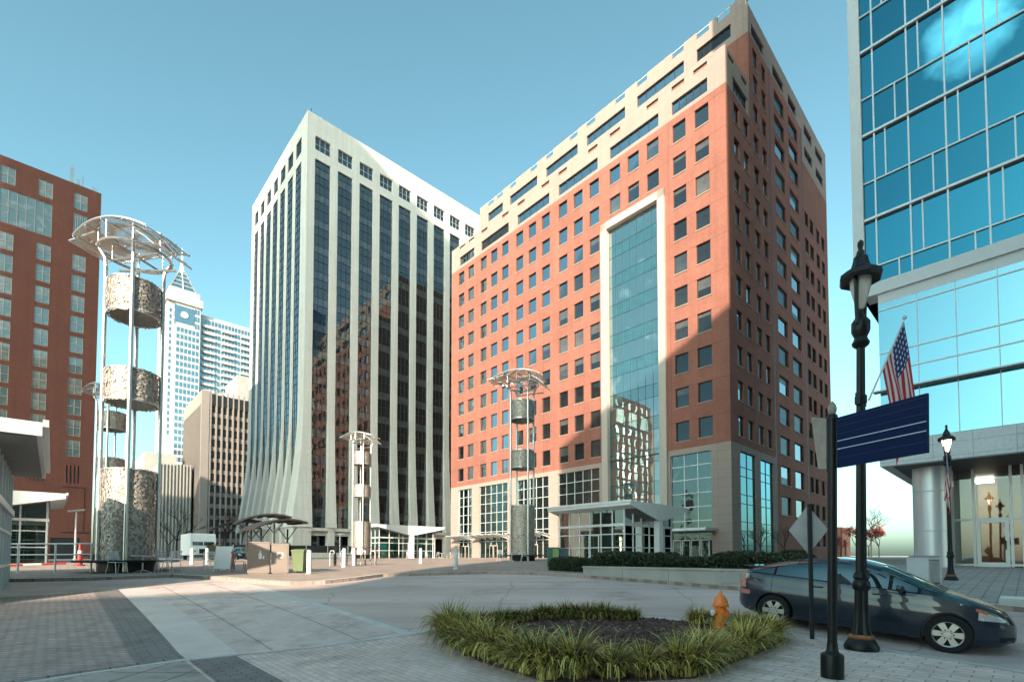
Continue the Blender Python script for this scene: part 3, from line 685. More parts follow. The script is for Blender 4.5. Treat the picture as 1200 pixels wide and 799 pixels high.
v = MB(); v.box(B0-3.4, B0+.02, A0-.06, A0-.004, 4.9, 5.05); v.box(B0-.9, B0-.85, A0-.05, A0-.003, 5, 11.6); v.box(B0-3.4, B0-.85, A0-.05, A0-.003, 11.5, 11.6); v.build('string_course', M['mulldark'], T, O)
ant = MB()
for b_, h_, w_ in ((.6, 3., .45), (1.4, 1.3, .3), (1.95, 1.9, .18), (3.1, 1.1, .3), (3.5, 1.0, .2)):
    ant.box(b_, b_+w_, A0+.8, A0+1.1, 56.3, 56.3+h_)
ant.build('rooftop_antenna', M['alu'], T, O)

# ================================================================ spire tower far up the street
K = 250/200.
B0, A0 = 50.9, 295.5; O = (B0, A0, 0)
T = gthing('spire_tower', 'pale blue and white residential tower with a pointed spire crown', 'tower', B0, A0)
x0 = B0-26.; x1 = B0-7.                           # the tower part
def gx(px, Y=250.): # grid b on the plane a=A0 for a picture column, used once to lay out this distant front
    u = (px-600)/572.; t = A0/(u*AX[0]+AX[1]); return (u*BX[0]+BX[1])*t
xs = [gx(p) for p in (189, 199, 229, 231, 330)]
H = 138.
w = MB()
w.box(xs[0], xs[1], A0+.6, A0+30, 0, 131); w.box(xs[1], xs[2], A0, A0+30, 0, 131.)
w.box(xs[2]+.01, xs[4], A0+3, A0+26, 0, 129.5)
w.build('wall', M['bluewhite'], T, O)
cr_ = MB(); c0, c1 = xs[0]-.6, xs[2]+.8
cr_.box(c0, c1, A0-1., A0+22, 131, 135.); cr_.box(c0+1.2, c1-1.2, A0+.2, A0+20.6, 135, 138.5)
cr_.build('crown', M['beigefar'], T, O)
py = MB(); cx, cy = (c0+c1)/2, A0+10.; h0 = (c1-c0)/2-1.6
q0 = [(cx-h0, cy-h0, 138.5), (cx+h0, cy-h0, 138.5), (cx+h0, cy+h0, 138.5), (cx-h0, cy+h0, 138.5)]; q1 = [(cx-1.4, cy-1.4, 151.5), (cx+1.4, cy-1.4, 151.5), (cx+1.4, cy+1.4, 151.5), (cx-1.4, cy+1.4, 151.5)]
for i in range(4): py.face([q0[i], q0[(i+1) % 4], q1[(i+1) % 4], q1[i]])
for i in range(4):
    for t in (.0, .5, 1.):
        a_ = Vector(q0[i]).lerp(Vector(q0[(i+1) % 4]), t); b_ = Vector(q1[i]).lerp(Vector(q1[(i+1) % 4]), t); py.tube(a_, b_, .35, n=4, m=1)
for t in (.15, .35, .55, .75, .93):
    ring = [Vector(q0[i]).lerp(Vector(q1[i]), t) for i in range(4)]
    for i in range(4): py.tube(ring[i], ring[(i+1) % 4], .3, n=4, m=1)
py.build('pyramid_roof', [M['farglass'], M['bluewhite']], T, O)
sp = MB(); sp.tube((cx, cy, 151), (cx, cy, 155), 1.5, .9, n=8); sp.tube((cx, cy, 155), (cx, cy, 165), .6, .2, n=6); sp.build('spire', M['whitepaint'], T, O)
ck = MB(); ck.box(cx-4.2, cx+4.2, A0-.25, A0-.05, 121, 129.5, 0); ck.tube((cx, A0-.3, 125.2), (cx, A0-.6, 125.2), 1.7, n=20, m=1); ck.build('emblem_panel', [M['farglass'], M['beigefar']], T, O)
wn = MB(); bal = MB()
def cells(xa, xb, n, za, zb, nz, y, fw=.72, fh=.62):
    for i in range(n):
        for j in range(nz):
            u = xa+(xb-xa)*(i+.5)/n; z = za+(zb-za)*(j+.5)/nz; hw = (xb-xa)/n*fw/2; hh = (zb-za)/nz*fh/2
            wn.face([(u-hw, y, z-hh), (u+hw, y, z-hh), (u+hw, y, z+hh), (u-hw, y, z+hh)])
cells(xs[1]+.4, xs[2]-.3, 6, 3, 119, 33, A0-.05, .8, .66); cells(xs[1]+.4, cx-4.4, 2, 119, 130.5, 3, A0-.05, .8, .7); cells(cx+4.4, xs[2]-.3, 2, 119, 130.5, 3, A0-.05, .8, .7)
cells(xs[0]+.5, xs[1]-1, 1, 62, 128, 20, A0+.55, .5, .6)
cells(xs[2]+.6, xs[4], 26, 3, 128, 35, A0+2.95, .8, .66)
for k in range(9):
    u0 = xs[2]+1.5+k*9.2
    for j in range(25): bal.box(u0, u0+5.8, A0+1.6, A0+2.9, 40+j*3.45, 41.3+j*3.45)
wn.build('window', M['farglass'], T, O, stuff=True); bal.build('balcony', M['bluewhite'], T, O, stuff=True)

# ================================================================ striped concrete block beside the white tower
B0, A0 = 33.8, 181.; O = (B0, A0, 0)
T = gthing('striped_office_block', 'beige office block with close vertical concrete fins and a blank side wall', 'office block', B0, A0)
ZT = 58.; W_ = 46
w = MB(); w.box(B0, B0+W_, A0+.9, A0+30, .5, 54.0); w.box(B0-.01, B0+W_, A0+.3, A0+30.1, 50.5, 54.2); w.box(B0, B0+2.2, A0, A0+30, .5, 55.)
w.build('wall', M['pinkconc'], T, O)
fz = MB(); n = 27
for i in range(n):
    u = B0+2.4+i*1.62; fz.box(u, u+.42, A0-.1, A0+.85, 5., 55.4)
for j in range(13): fz.box(B0+2.2, B0+W_, A0+.5, A0+.88, 6+j*3.72, 7.3+j*3.72)
fz.build('concrete_fin', M['pinkconc'], T, O)
gz_ = MB(); gz_.face([(B0+2.2, A0+.86, .5), (B0+W_, A0+.86, .5), (B0+W_, A0+.86, 50.5), (B0+2.2, A0+.86, 50.5)]); gz_.build('window_band', M['striped'], T, O)
dk = MB(); dk.box(B0+2.3, B0+W_, A0+.05, A0+.29, 50.6, 54.1); dk.build('attic_band', M['mulldark'], T, O)
pe = MB(); pe.box(B0+12, B0+W_, A0+8, A0+24, 54, 65); pe.build('penthouse', M['greyconc'], T, O)

# ================================================================ small ribbed building in the street gap
B0, A0 = 24., 168.; O = (B0, A0, 0)
T = gthing('ribbed_concrete_building', 'lower grey ribbed concrete building left of the beige office block', 'building', B0, A0)
w = MB(); w.box(24., 33.2, 190, 215, .5, 31); w.box(22., 31., 205, 235, .5, 37); w.build('wall', M['greyconc'], T, O)
rb = MB()
for i in range(10): rb.box(24.2+i*.92, 24.55+i*.92, 189.4, 190, .5, 31.5)
rb.build('rib', M['greyconc'], T, O)

M['lobbyfill'] = emit('lobby_fill_glow', (1., .86, .68), 5.)  # added glow for the lobby interior
# ================================================================ glass office building at the right
B0, A0 = 31.85, 6.1; O = (B0, A0, 0); AB = -46.; ZB = 15.5
T = gthing('glass_office_building', 'blue glass office building on round metal columns behind the parked car', 'office building', B0, A0)
TOPG = 94.
vis = MB(); spn = MB(); fl_heavy = []; fl_light = []
z = 19.75-4.72
k = 0
while z < TOPG:
    fl_heavy.append(z); lo = max(z, 16.2); mid = z+2.08; fl_light.append(mid)
    if mid > lo: spn.face([(B0, 5.75, lo), (B0, AB, lo), (B0, AB, mid), (B0, 5.75, mid)])
    vis.face([(B0, 5.75, max(mid, lo)), (B0, AB, max(mid, lo)), (B0, AB, z+4.72), (B0, 5.75, z+4.72)])
    z += 4.72
v_ = vis.build('vision_glass', M['blue'], T, O); s_ = spn.build('spandrel_glass', M['bluesp'], T, O)
mains = [5.22-1.44*i for i in range(36)]
mm = mullions('L', B0, mains, [q for q in fl_light if q > 16.3], 16.2, TOPG, AB, 5.75, .07, -.09, .01)
for i, q in enumerate(fl_heavy):
    for j, u in enumerate(mains):
        if (j+i) % 2: bar(mm, 'L', u-.5, u-.44, q+2.08, q+4.72, B0-.08, B0+.01)
        else: bar(mm, 'L', u-.95, u-.89, max(q, 16.2), q+2.08, B0-.08, B0+.01)
mm.build('mullion', M['pale'], v_, O)
hv = MB()
for q in fl_heavy[1:]: hv.box(B0-.16, B0+.02, AB, 5.75, q-.05, q+.07, 0); hv.box(B0-.05, B0+.02, AB, 5.75, q-.15, q-.05, 1)  # the dark strip below each pale band paints in its shadow
hv.build('floor_band_and_shadow', [M['pale'], M['mulldark']], T, O)
st = MB(); st.box(B0-.25, B0+.3, 5.75, 6.25, 16.2, TOPG); st.build('corner_strip', M['palemat'], T, O)
sd_ = MB(); sd_.face([(B0+.3, 6.2, 16.2), (B0+42, 6.2, 16.2), (B0+42, 6.2, TOPG), (B0+.3, 6.2, TOPG)]); sd_.face([(B0, 6.2, TOPG), (B0+42, 6.2, TOPG), (B0+42, AB, TOPG), (B0, AB, TOPG)])
sd_.face([(B0, AB, 6.3), (B0+42, AB, 6.3), (B0+42, AB, TOPG), (B0, AB, TOPG)]); sd_.face([(B0+42, 6.2, 1), (B0+42, AB, 1), (B0+42, AB, TOPG), (B0+42, 6.2, TOPG)])
sd_.build('side_glazing', M['blue'], T, O)
bd = MB(); bd.box(B0-.14, B0+1, AB, 5.8, 15.55, 16.2); bd.box(B0+.004, B0+.8, AB, 5.25, 15.0, 15.54)
bd.build('cornice_band', M['palemat'], T, O)
lo = MB(); lo.face([(B0, 5.25, 7.62), (B0, AB, 7.62), (B0, AB, 15.), (B0, 5.25, 15.)]); lo.face([(B0, 5.25, 7.62), (B0+40, 5.25, 7.62), (B0+40, 5.25, 15.), (B0, 5.25, 15.)])
l_ = lo.build('lower_glazing', M['bluelow'], T, O)
mullions('L', B0, [3.65-1.46*i for i in range(34)], [], 7.62, 15., AB, 5.25, .04, -.02, .01).build('joint', M['alu'], l_, O)
mullions('L', B0, [], [14.65, 12.33, 11.35], 7.62, 15., AB, 5.25, .06, -.05, .01).build('transom', M['pale'], l_, O)
ln = MB(); ln.box(B0-.5, B0, AB, 5.5, 10.2, 10.27); ln.build('sunshade', M['alu'], T, O)
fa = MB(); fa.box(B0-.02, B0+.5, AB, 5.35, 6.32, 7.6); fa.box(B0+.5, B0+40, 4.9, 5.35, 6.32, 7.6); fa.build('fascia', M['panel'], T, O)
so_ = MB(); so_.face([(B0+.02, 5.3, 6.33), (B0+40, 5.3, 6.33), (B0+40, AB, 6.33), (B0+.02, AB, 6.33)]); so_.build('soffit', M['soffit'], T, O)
for b_, a_ in ((B0+3., -.6), (B0+3., -5.), (B0+6, -2.6), (B0+3., -9.)):
    d_ = MB(); d_.tube((b_, a_, 6.29), (b_, a_, 6.328), .11, n=14); d_.build('downlight', M['downlight'], T, O)
zc = gz(B0+2.4, 3.6, .1)
for b_, a_ in ((B0+2.6, 3.55),):
    c_ = MB(); c_.lathe([(.82, zc), (.82, 2.9), (.80, 2.92), (.82, 2.94), (.82, 5.0), (.80, 5.02), (.82, 5.04), (.82, 6.33)], 36, (b_, a_, 0)); c_.build('column', M['colpanel'], T, O, smooth=True)
c_ = MB(); c_.box(B0+7.0, B0+8., 3.3, 4.6, zc, 6.33); c_.box(B0+9.2, B0+11.5, 2.3, 4.2, zc, 6.33); c_.build('pier', M['colpanel'], T, O)
c_ = MB(); c_.box(B0+11., B0+12.2, 1.3, 2.2, zc, 6.33); c_.build('lobby_wall', M['timber'], T, O)
LB = B0-1.2+1.2
# lobby front, set back under the soffit
LBB = 36.4
zl = gz(LBB, 1.2, .13)
lw = MB(); lw.face([(LBB, 2.9, zl), (LBB, AB, zl), (LBB, AB, 6.33), (LBB, 2.9, 6.33)]); lw.face([(LBB, 2.9, zl), (LBB+14, 2.9, zl), (LBB+14, 2.9, 6.33), (LBB, 2.9, 6.33)])
g_ = lw.build('lobby_glazing', M['clear'], T, O)
mu = [2.9, 2.05, .62, .2, -.25, -1.9, -2.6, -5., -7.5, -10.]
mullions('L', LBB, mu, [zl+2.55, zl+.1], zl, 6.33, AB, 2.9, .12, -.08, .06).build('mullion', M['pale'], g_, O)
dr = MB()
for u in (.72,):
    for x in (u, u+1.08): bar(dr, 'L', x, x+.16, zl, zl+2.5, LBB-.14, LBB-.09)
    bar(dr, 'L', u, u+1.24, zl+2.34, zl+2.5, LBB-.139, LBB-.091); bar(dr, 'L', u, u+1.24, zl, zl+.24, LBB-.139, LBB-.091)
dh = dr.build('door', M['pale'], T, O)
q = MB(); q.tube((LBB-.2, .86, zl+.9), (LBB-.2, .86, zl+1.4), .025); q.build('handle', M['charcoal'], dh, O)
rv = MB(); rv.box(LBB-.3, LBB+.1, -1.9, -.3, zl+2.35, zl+2.6); rv.box(LBB-.3, LBB+.1, -.42, -.3, zl, zl+2.35); rv.box(LBB-.3, LBB+.1, -.9, -.8, zl, zl+2.35); rv.box(LBB-.3, LBB+.1, -1.9, -1.8, zl, zl+2.35); rv.build('revolving_door', M['charcoal'], T, O)
iw = MB(); iw.face([(LBB+9, 2.9, zl), (LBB+9, AB, zl), (LBB+9, AB, 6.3), (LBB+9, 2.9, 6.3)], 0); iw.face([(LBB, 2.8, zl+.01), (LBB+9, 2.8, zl+.01), (LBB+9, AB, zl+.01), (LBB, AB, zl+.01)], 1)
iw.box(LBB+4.5, LBB+5., -3, -.6, zl, 4.6, 2); iw.box(LBB+3., LBB+3.6, -6, -2.6, zl, zl+1.1, 0)
iw.build('lobby_interior', [M['timber'], M['stone'], M['brickfar']], T, O)
for x_, y_ in ((LBB+5., 1.8), (LBB+6.5, -4.), (LBB+7.5, -9.)):
    q = MB(); q.box(x_-.5, x_+.5, y_-.4, y_+.4, 6.1, 6.2); q.build('added_fill_panel', M['lobbyfill'], T, O)  # glowing panels added only to brighten the lobby behind the glass
# house number at the corner of the fascia
cu = bpy.data.curves.new('number', 'FONT'); cu.body = '5'; cu.size = 1.3; cu.extrude = .05; cu.align_x = 'LEFT'
to = bpy.data.objects.new('number', cu); COL.objects.link(to); bpy.context.view_layer.update()
me = bpy.data.meshes.new_from_object(to.evaluated_get(bpy.context.evaluated_depsgraph_get())); bpy.data.objects.remove(to)
no = bpy.data.objects.new('house_number', me); me.materials.clear(); me.materials.append(M['alu']); COL.objects.link(no); no.parent = T
no.matrix_local = Matrix.Translation((-.09, -5.93, 6.52)) @ Matrix.Rotation(R(-90), 4, 'Z') @ Matrix.Rotation(R(90), 4, 'X')

# ================================================================ low brick building far right and tower blocks behind the viewpoint
O = (60, -20, 0)
B0, A0 = 189., 42.; O = (B0, A0, 0)
T = gthing('low_brick_building', 'low sunlit orange brick building seen far off past the street lamp', 'building', B0, A0)
w = MB(); w.wall('R', A0, B0-2, B0+9, .8, 11., [(B0+1.2, B0+3.7, 1.6, 7.)], .2); w.box(B0-2, B0+9, A0+.21, A0+16, .8, 11.); w.build('wall', M['brickfar'], T, O)
put_windows(T, O, [('R', A0, B0+1.2, B0+3.7, 1.6, 7.)], .2, M['striped'], M['mulldark'], M['sill'], 4, nv=1, nh=2, key='lowb')
T = gthing('beige_building', 'slim beige building at the far end of the street, left of the spire tower', 'building', 2, 330)
w = MB(); w.box(2, 11, 330, 350, .5, 44); w.build('wall', M['beigefar'], T, (2, 330, 0))
w = MB()
for i in range(3): w.box(3+i*2.7, 4.2+i*2.7, 329.8, 329.97, 4, 42)
w.build('window_strip', M['farglass'], T, (2, 330, 0))
def rear_block(name, label, c, d, ln, dep, h, m, fl, seed):
    """office block behind the viewpoint: c = (b, a) of one roof corner, d = direction of its long face"""
    t = thing(name, label, 'office block', W(c[0], c[1], 0), math.atan2(d[1], d[0]))
    w = MB(); w.box(0, ln, 0, dep, 0, h); w.build('wall', M[m], t)
    wn = MB(); nz = int(h/fl); nu = int(ln/3.2); nd = int(dep/3.2)
    for j in range(nz):
        z = 1.5+j*fl
        if z+1.9 > h: break
        for y in (-.03, dep+.03):
            for i in range(nu): u = (i+.5)*ln/nu; wn.face([(u-1, y, z), (u+1, y, z), (u+1, y, z+1.9), (u-1, y, z+1.9)])
        for x in (-.03, ln+.03):
            for i in range(nd): u = (i+.5)*dep/nd; wn.face([(x, u-1, z), (x, u+1, z), (x, u+1, z+1.9), (x, u-1, z+1.9)])
    wn.build('window', M['farglass'], t, stuff=True)
    return t
# tall tower whose roof corner throws the pointed shade on the white tower; face A-ward on top
u_ = 180.; ac, bc, HH = 108-.67*u_, 35+17.3-u_, 85+.469*u_
rear_block('office_skyscraper', 'tall pale office skyscraper standing out of the picture behind the viewpoint', (bc, ac-27), tuple(Vector(BX)*-1)[:2], 40, -27, HH, 'greyconc', 4., 1)
# block across the street behind, turned a little
E1 = Vector((*W(-49.1, -21.5)[:2],)); E2 = Vector((*W(10, -39.5)[:2],)); dd = (E2-E1).normalized()
rear_block('corner_office_block', 'mid-rise office block across the street, out of the picture behind the viewpoint', (-49.1, -21.5), tuple(dd), (E2-E1).length, -30, 68., 'beigefar', 4., 2)
q_ = E1-dd*26.2; bq = (q_.dot(Vector(BX)), q_.dot(Vector(AX)))
rear_block('low_corner_block', 'lower office wing beside the mid-rise block, out of the picture behind the viewpoint', bq, tuple(dd), 26., -30, 26.7, 'greyconc', 4., 4)

rear_block('side_office_block', 'grey office block beyond the hotel, out of the picture on the left', (-46, 113.6), tuple(Vector(BX)*-1)[:2], 34, -13.4, 64.7, 'greyconc', 4., 3)
# ================================================================ light towers
def meshmetal():
    m, N, L, P = nodes('perforated_metal'); v, o = coords(N, L)
    mp = N.new('ShaderNodeMapping'); mp.inputs['Scale'].default_value = (1, 1, 1); L.new(o, mp.inputs[0])
    vo = N.new('ShaderNodeTexVoronoi'); vo.inputs['Scale'].default_value = 11.; vo.inputs['Randomness'].default_value = .15; L.new(mp.outputs[0], vo.inputs['Vector'])
    gt = N.new('ShaderNodeMath'); gt.operation = 'GREATER_THAN'; gt.inputs[1].default_value = .40; L.new(vo.outputs['Distance'], gt.inputs[0])
    P.inputs['Base Color'].default_value = (.6, .52, .45, 1); P.inputs['Metallic'].default_value = .6; P.inputs['Roughness'].default_value = .45
    tr = N.new('ShaderNodeBsdfTransparent'); mx = N.new('ShaderNodeMixShader')
    L.new(gt.outputs[0], mx.inputs[0]); L.new(tr.outputs[0], mx.inputs[1]); L.new(P.outputs[0], mx.inputs[2]); L.new(mx.outputs[0], N['Material Output'].inputs[0]); return m
M['perf'] = meshmetal()
M['shingle'] = mat('metal_shingle', (.47, .41, .36), .55, .45, var=.12, scale=5)
M['shingledark'] = mat('metal_shingle_dull', (.30, .26, .225), .6, .45, var=.2, scale=5)
def shingles(mb, r, z0, z1, rnd, s=.078):
    n = int(2*math.pi*r/s); nz = int((z1-z0)/(s*.9))
    for j in range(nz+1):
        for i in range(n):
            t = 2*math.pi*(i+.5*(j % 2)+rnd.uniform(-.3, .3))/n; z = z0+(z1-z0)*j/nz+rnd.uniform(-.03, .03)
            tw = rnd.uniform(-.16, .16); ti = rnd.uniform(-.2, .12); h = s*.58
            c, s_ = math.cos(t), math.sin(t); rr = r+rnd.uniform(0, .05)
            tx, ty = -math.sin(t+tw), math.cos(t+tw); nx, ny = math.cos(t+tw), math.sin(t+tw)
            up = Vector((nx*math.sin(ti), ny*math.sin(ti), math.cos(ti)))
            ctr = Vector((rr*c, rr*s_, z)); tv = Vector((tx, ty, 0))
            mb.face([ctr-tv*h-up*h, ctr+tv*h-up*h, ctr+tv*h+up*h, ctr-tv*h+up*h], 0 if rnd.random() < .7 else 1)
rnd = random.Random(3)
def light_tower():
    t = thing('light_tower', 'nearest steel light tower at left with shiny shingle rings and a mesh sail roof', 'sculpture', group='light towers around the plaza')
    for k in range(4):
        a = math.pi/4+k*math.pi/2; c, s = math.cos(a), math.sin(a)
        p = MB(); p.tube((1.06*c, 1.06*s, 0), (1.06*c, 1.06*s, 13.7), .085, n=10); p.path([(1.06*c, 1.06*s, 13.7), (1.10*c, 1.10*s, 14.1), (1.38*c, 1.38*s, 14.6)], .07, 8); p.build('pole', M['steel'], t, smooth=True)
    for z0, z1, inner in ((.45, 4.5, 1), (7.6, 9.0, 0), (11.6, 13.1, 0)):
        b = MB(); b.lathe([(.90, z0), (.90, z1)], 28, cap=False, m=1); shingles(b, .94, z0, z1, rnd); b.build('shingle_band', [M['shingle'], M['shingledark']], t)
        for z in (z0, z1): r = MB(); r.path([(1.0*math.cos(i*math.pi/10), 1.0*math.sin(i*math.pi/10), z) for i in range(21)], .03, 5); r.build('hoop', M['steel'], t)
    b = MB(); b.lathe([(1.05, 0), (1.05, .38), (1.9, .40), (1.95, .46), (1.9, .50), (.9, .50)], 28, m=0); b.build('ring_bench', M['charcoal'], t, smooth=True)
    r = MB(); r.path([(1.35*math.cos(i*math.pi/14), 1.35*math.sin(i*math.pi/14), 14.5) for i in range(29)], .06, 6)
    r.path([(-1.35, 0, 14.5), (1.35, 0, 14.5)], .05); r.path([(0, -1.35, 14.5), (0, 1.35, 14.5)], .05); r.build('roof_ring', M['steel'], t)
    zsail = lambda x, y: 15.5-.07*(x+.1)**2-.05*max(0, x)**2.2-.10*abs(y)
    def sail(u, v, du=0.):
        x = -2.2+4.0*u; y = (v-.5)*(2.2+.7*math.sin(math.pi*u))
        return (x, y, zsail(x, y)+du)
    s = MB(); s.grid(lambda u, v: sail(u, v), 14, 6); s.build('mesh_sail', M['perf'], t)
    s = MB(); s.grid(lambda u, v: (-2.75+1.5*u, (v-.5)*1.7, 15.12+.22*u-.1*abs(v-.5)), 5, 4); s.build('mesh_sail', M['perf'], t)
    s = MB(); s.grid(lambda u, v: (1.1+1.0*u, (v-.5)*1.9, 15.0-.75*u**1.2-.15*abs(v-.5)), 6, 4); s.build('mesh_sail', M['perf'], t)
    e = MB()
    for v in (0, .33, .67, 1): e.path([sail(i/14, v, .03) for i in range(15)], .04, 5)
    for u in (0, .25, .5, .75, 1): e.path([sail(u, i/6, -.03) for i in range(7)], .035, 5)
    e.path([(2.1, -.95, 14.2), (2.1, .95, 14.2)], .04, 5); e.path([(-2.75, -.85, 15.08), (-2.75, .85, 15.08)], .035, 5)
    for v in (-.95, .95): e.path([(1.1, v, 14.95), (1.6, v, 14.62), (2.1, v, 14.2)], .04, 5); e.path([(-2.75, v*.9, 15.08), (-1.25, v*.9, 15.3)], .035, 5)
    for x, y in ((-1.35, 0), (1.35, 0), (0, 1.35), (0, -1.35), (-.95, .95), (-.95, -.95), (.95, .95), (.95, -.95)):
        e.tube((x, y, 14.5), (x, y, zsail(x, y)), .03, n=5)
    e.path([(-.2, -.6, 13.5), (1.7, .5, 13.9)], .05, 6); e.build('sail_frame', M['steel'], t)
    return t
lt = light_tower()
lt.location = W(2.5, 28.0, gz(2.5, 28., .12)); lt.rotation_euler[2] = R(-12)
for b, a, rz, lab in ((28.1, 28.6, R(-20), 'tall steel light tower standing in front of the brick office tower'), (27.7, 56.5, R(-20), 'tall steel light tower in sunlight before the white office tower'), (3.6, 55.9, R(-20), 'tall steel light tower half hidden behind the nearest one at left')):
    again(lt, W(b, a, gz(b, a, .12)), rz, lab)

# ================================================================ butterfly-roof glass pavilions
def pavilion(name_label, b0, b1, a0, a1, zt=4.75, vee=1.01):
    o = (b0, a0, 0); zg = gz((b0+b1)/2, a0, .12)
    t = gthing('glass_pavilion', name_label, 'pavilion', b0, a0, zg, 'glass pavilions on the plaza')
    w, d = b1-b0, a1-a0
    r = MB(); r.prism([(0, 0, zt), (w, 0, zt), (w, 0, zt-.34), (w*.56, 0, zt-.34-vee), (w*.44, 0, zt-.34-vee), (0, 0, zt-.34)], (0, d, 0)); r.build('roof', M['palemat'], t)
    r = MB(); e_ = .02; r.face([(.1, .1, zt-.34-e_), (w*.44, .1, zt-.34-vee-e_), (w*.44, d-.1, zt-.34-vee-e_), (.1, d-.1, zt-.34-e_)]); r.face([(w-.1, .1, zt-.34-e_), (w*.56, .1, zt-.34-vee-e_), (w*.56, d-.1, zt-.34-vee-e_), (w-.1, d-.1, zt-.34-e_)]); r.build('soffit', M['soffitshade'], t)  # underside sheet coloured darker to stand in for shade below the roof
    r = MB(); r.box(-.12, -.004, -.1, d, zt-.12, zt+.06); r.box(-.06, -.003, 0, d, zt-.34, zt-.16); r.box(w+.004, w+.12, -.1, d, zt-.12, zt+.06); r.build('eave_trim', M['pale'], t)
    c = MB(); c.box(w*.5-.32, w*.5+.32, .05, .55, 0, zt-.2-vee); c.build('column', M['palemat'], t)
    i0, i1, f, bk = .9, w-.9, 1.2, d-.6
    gl = MB()
    zr = lambda x: zt-.34-vee*(1-abs(x-w/2)/(w/2))
    for x in (i0, i1): gl.face([(x, f, 0), (x, bk, 0), (x, bk, zr(x)), (x, f, zr(x))])
    for y in (f, bk): gl.face([(i0, y, 0), (i1, y, 0), (i1, y, zr(i1)), (w/2, y, zr(w/2)+.3), (i0, y, zr(i0))])
    g_ = gl.build('glazing', M['greenish'], t)
    mu = MB()
    for x in (i0, i1):
        for y in frange(f, bk, 6): mu.box(x-.05, x+.05, y-.05, y+.05, 0, zr(x)-.01)
        for z in (1.1, 2.2, 2.95): mu.box(x-.056, x+.056, f, bk, z-.045, z+.045)
        mu.box(x-.11, x+.11, f-.1, bk+.1, 2.86, 3.06)
    for y in (f, bk):
        for x in frange(i0, i1, 6): mu.box(x-.045, x+.045, y-.055, y+.055, 0, zr(x))
        for z in (1.1, 2.2): mu.box(i0, i1, y-.05, y+.05, z-.04, z+.04)
        mu.box(i0, i1, y-.12, y+.12, 2.87, 3.05)
    mu.build('mullion', M['pale'], g_)
    it = MB(); it.box(w*.35, w*.65, d*.35, d*.7, 0, 2.5, 0); it.box(w*.2, w*.3, d*.2, d*.6, 0, 1.1, 1); it.face([(i0, f, .02), (i1, f, .02), (i1, bk, .02), (i0, bk, .02)], 2)
    for k in range(4): it.box(w*.25+k*w*.14, w*.25+k*w*.14+.5, 1.9, 2.4, 0, .75, 1)
    it.build('interior_fitting', [M['darkgreen'], M['timber'], M['concrete']], t)
    dr = MB()
    for x in (-.06,):
        for y in (d*.42, d*.42+1.): dr.box(i0+x-.06, i0+x-.01, y, y+.1, 0, 2.2)
        dr.box(i0+x-.06, i0+x-.01, d*.42, d*.42+1.1, 2.1, 2.2)
    dr.build('door', M['pale'], t)
    return t
M['soffitshade'] = mat('kiosk_soffit_shade', (.16, .16, .165), .6)
M['darkgreen'] = mat('dark_green_panel', (.03, .12, .085), .5)
pavilion('glass pavilion with a butterfly roof behind the hedge, in front of the brick tower', 32.8, 42.1, 21.3, 30.0)
pavilion('sunlit glass pavilion with white butterfly roof below the white office tower', 32.8, 44.0, 62., 71.)
pavilion('glass pavilion with grey butterfly roof cut by the left picture edge', -10.2, -.25, 16.9, 26.2, vee=.02)
pavilion('glass pavilion with pale roof just in front of the brick hotel doorway', -9., .6, 45., 54.)

# ================================================================ planter wall and hedges
def leafcloud(name, label, lx, ly, h, n, z=0., cat='hedge', group=None):
    rd = random.Random(int(lx*100+n))
    t = thing(name, label, cat, group=group)
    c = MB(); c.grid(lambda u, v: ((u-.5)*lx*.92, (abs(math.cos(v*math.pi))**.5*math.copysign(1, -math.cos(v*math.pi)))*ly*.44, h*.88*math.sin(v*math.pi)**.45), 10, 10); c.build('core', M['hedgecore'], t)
    f = MB()
    for i in range(n):
        side = rd.random(); 
        x = rd.uniform(-.5, .5)*lx; v = rd.uniform(0, 1)*math.pi
        y = -abs(math.cos(v))**.5*math.copysign(1, math.cos(v))*ly*.5; zz = h*max(math.sin(v), 0)**.45
        end = 1-max(0, abs(x)/(lx/2)-.85)/.15
        zz *= .75+.25*end**.5; y *= .7+.3*end**.5
        k = rd.uniform(.88, 1.06)+.10*math.sin(x*2.1+y)*rd.random()
        p = Vector((x, y*k, zz*k)); s = rd.uniform(.03, .06)
        q = Vector((rd.gauss(0, 1), rd.gauss(0, 1), rd.gauss(0, 1))).normalized(); r = q.orthogonal().normalized(); q2 = q.cross(r)
        f.face([p-r*s, p-q2*s*.5, p+r*s, p+q2*s*.5], 0 if rd.random() < .72 else 1)
    f.build('foliage', [M['leafdark'], M['leaflight']], t)
    return t
pw = gthing('planter_wall', 'long low concrete planter wall along the street, behind the flower bed', 'wall', 15.6, 12.4, 0)
w = MB()
def wallrun(a0, a1, n, top):
    for a, a2 in zip(frange(a0, a1, n)[:-1], frange(a0, a1, n)[1:]):
        w.box(15.62, 16.0, min(a, a2)+.006, max(a, a2)-.006, .2, top)
wallrun(12.4, 4.9, 4, 1.12); w.box(15.9, 19.5, 12.02, 12.39, .3, 1.12); w.box(16.01, 19.5, 4.9, 4.94, .3, 1.12)
w.build('wall', M['concrete'], pw, (15.6, 12.4, 0))
w = MB(); w.box(15.58, 16.04, 4.88, 12.42, 1.125, 1.19); w.build('coping', M['concrete'], pw, (15.6, 12.4, 0))
w = MB(); w.box(16.05, 19.4, 4.95, 12.0, .3, 1.0); w.build('soil', M['mulch'], pw, (15.6, 12.4, 0))
w = MB(); w.box(15.59, 15.615, 6.2, 7.0, .75, 1.05); w.build('plaque', M['greyconc'], pw, (15.6, 12.4, 0))
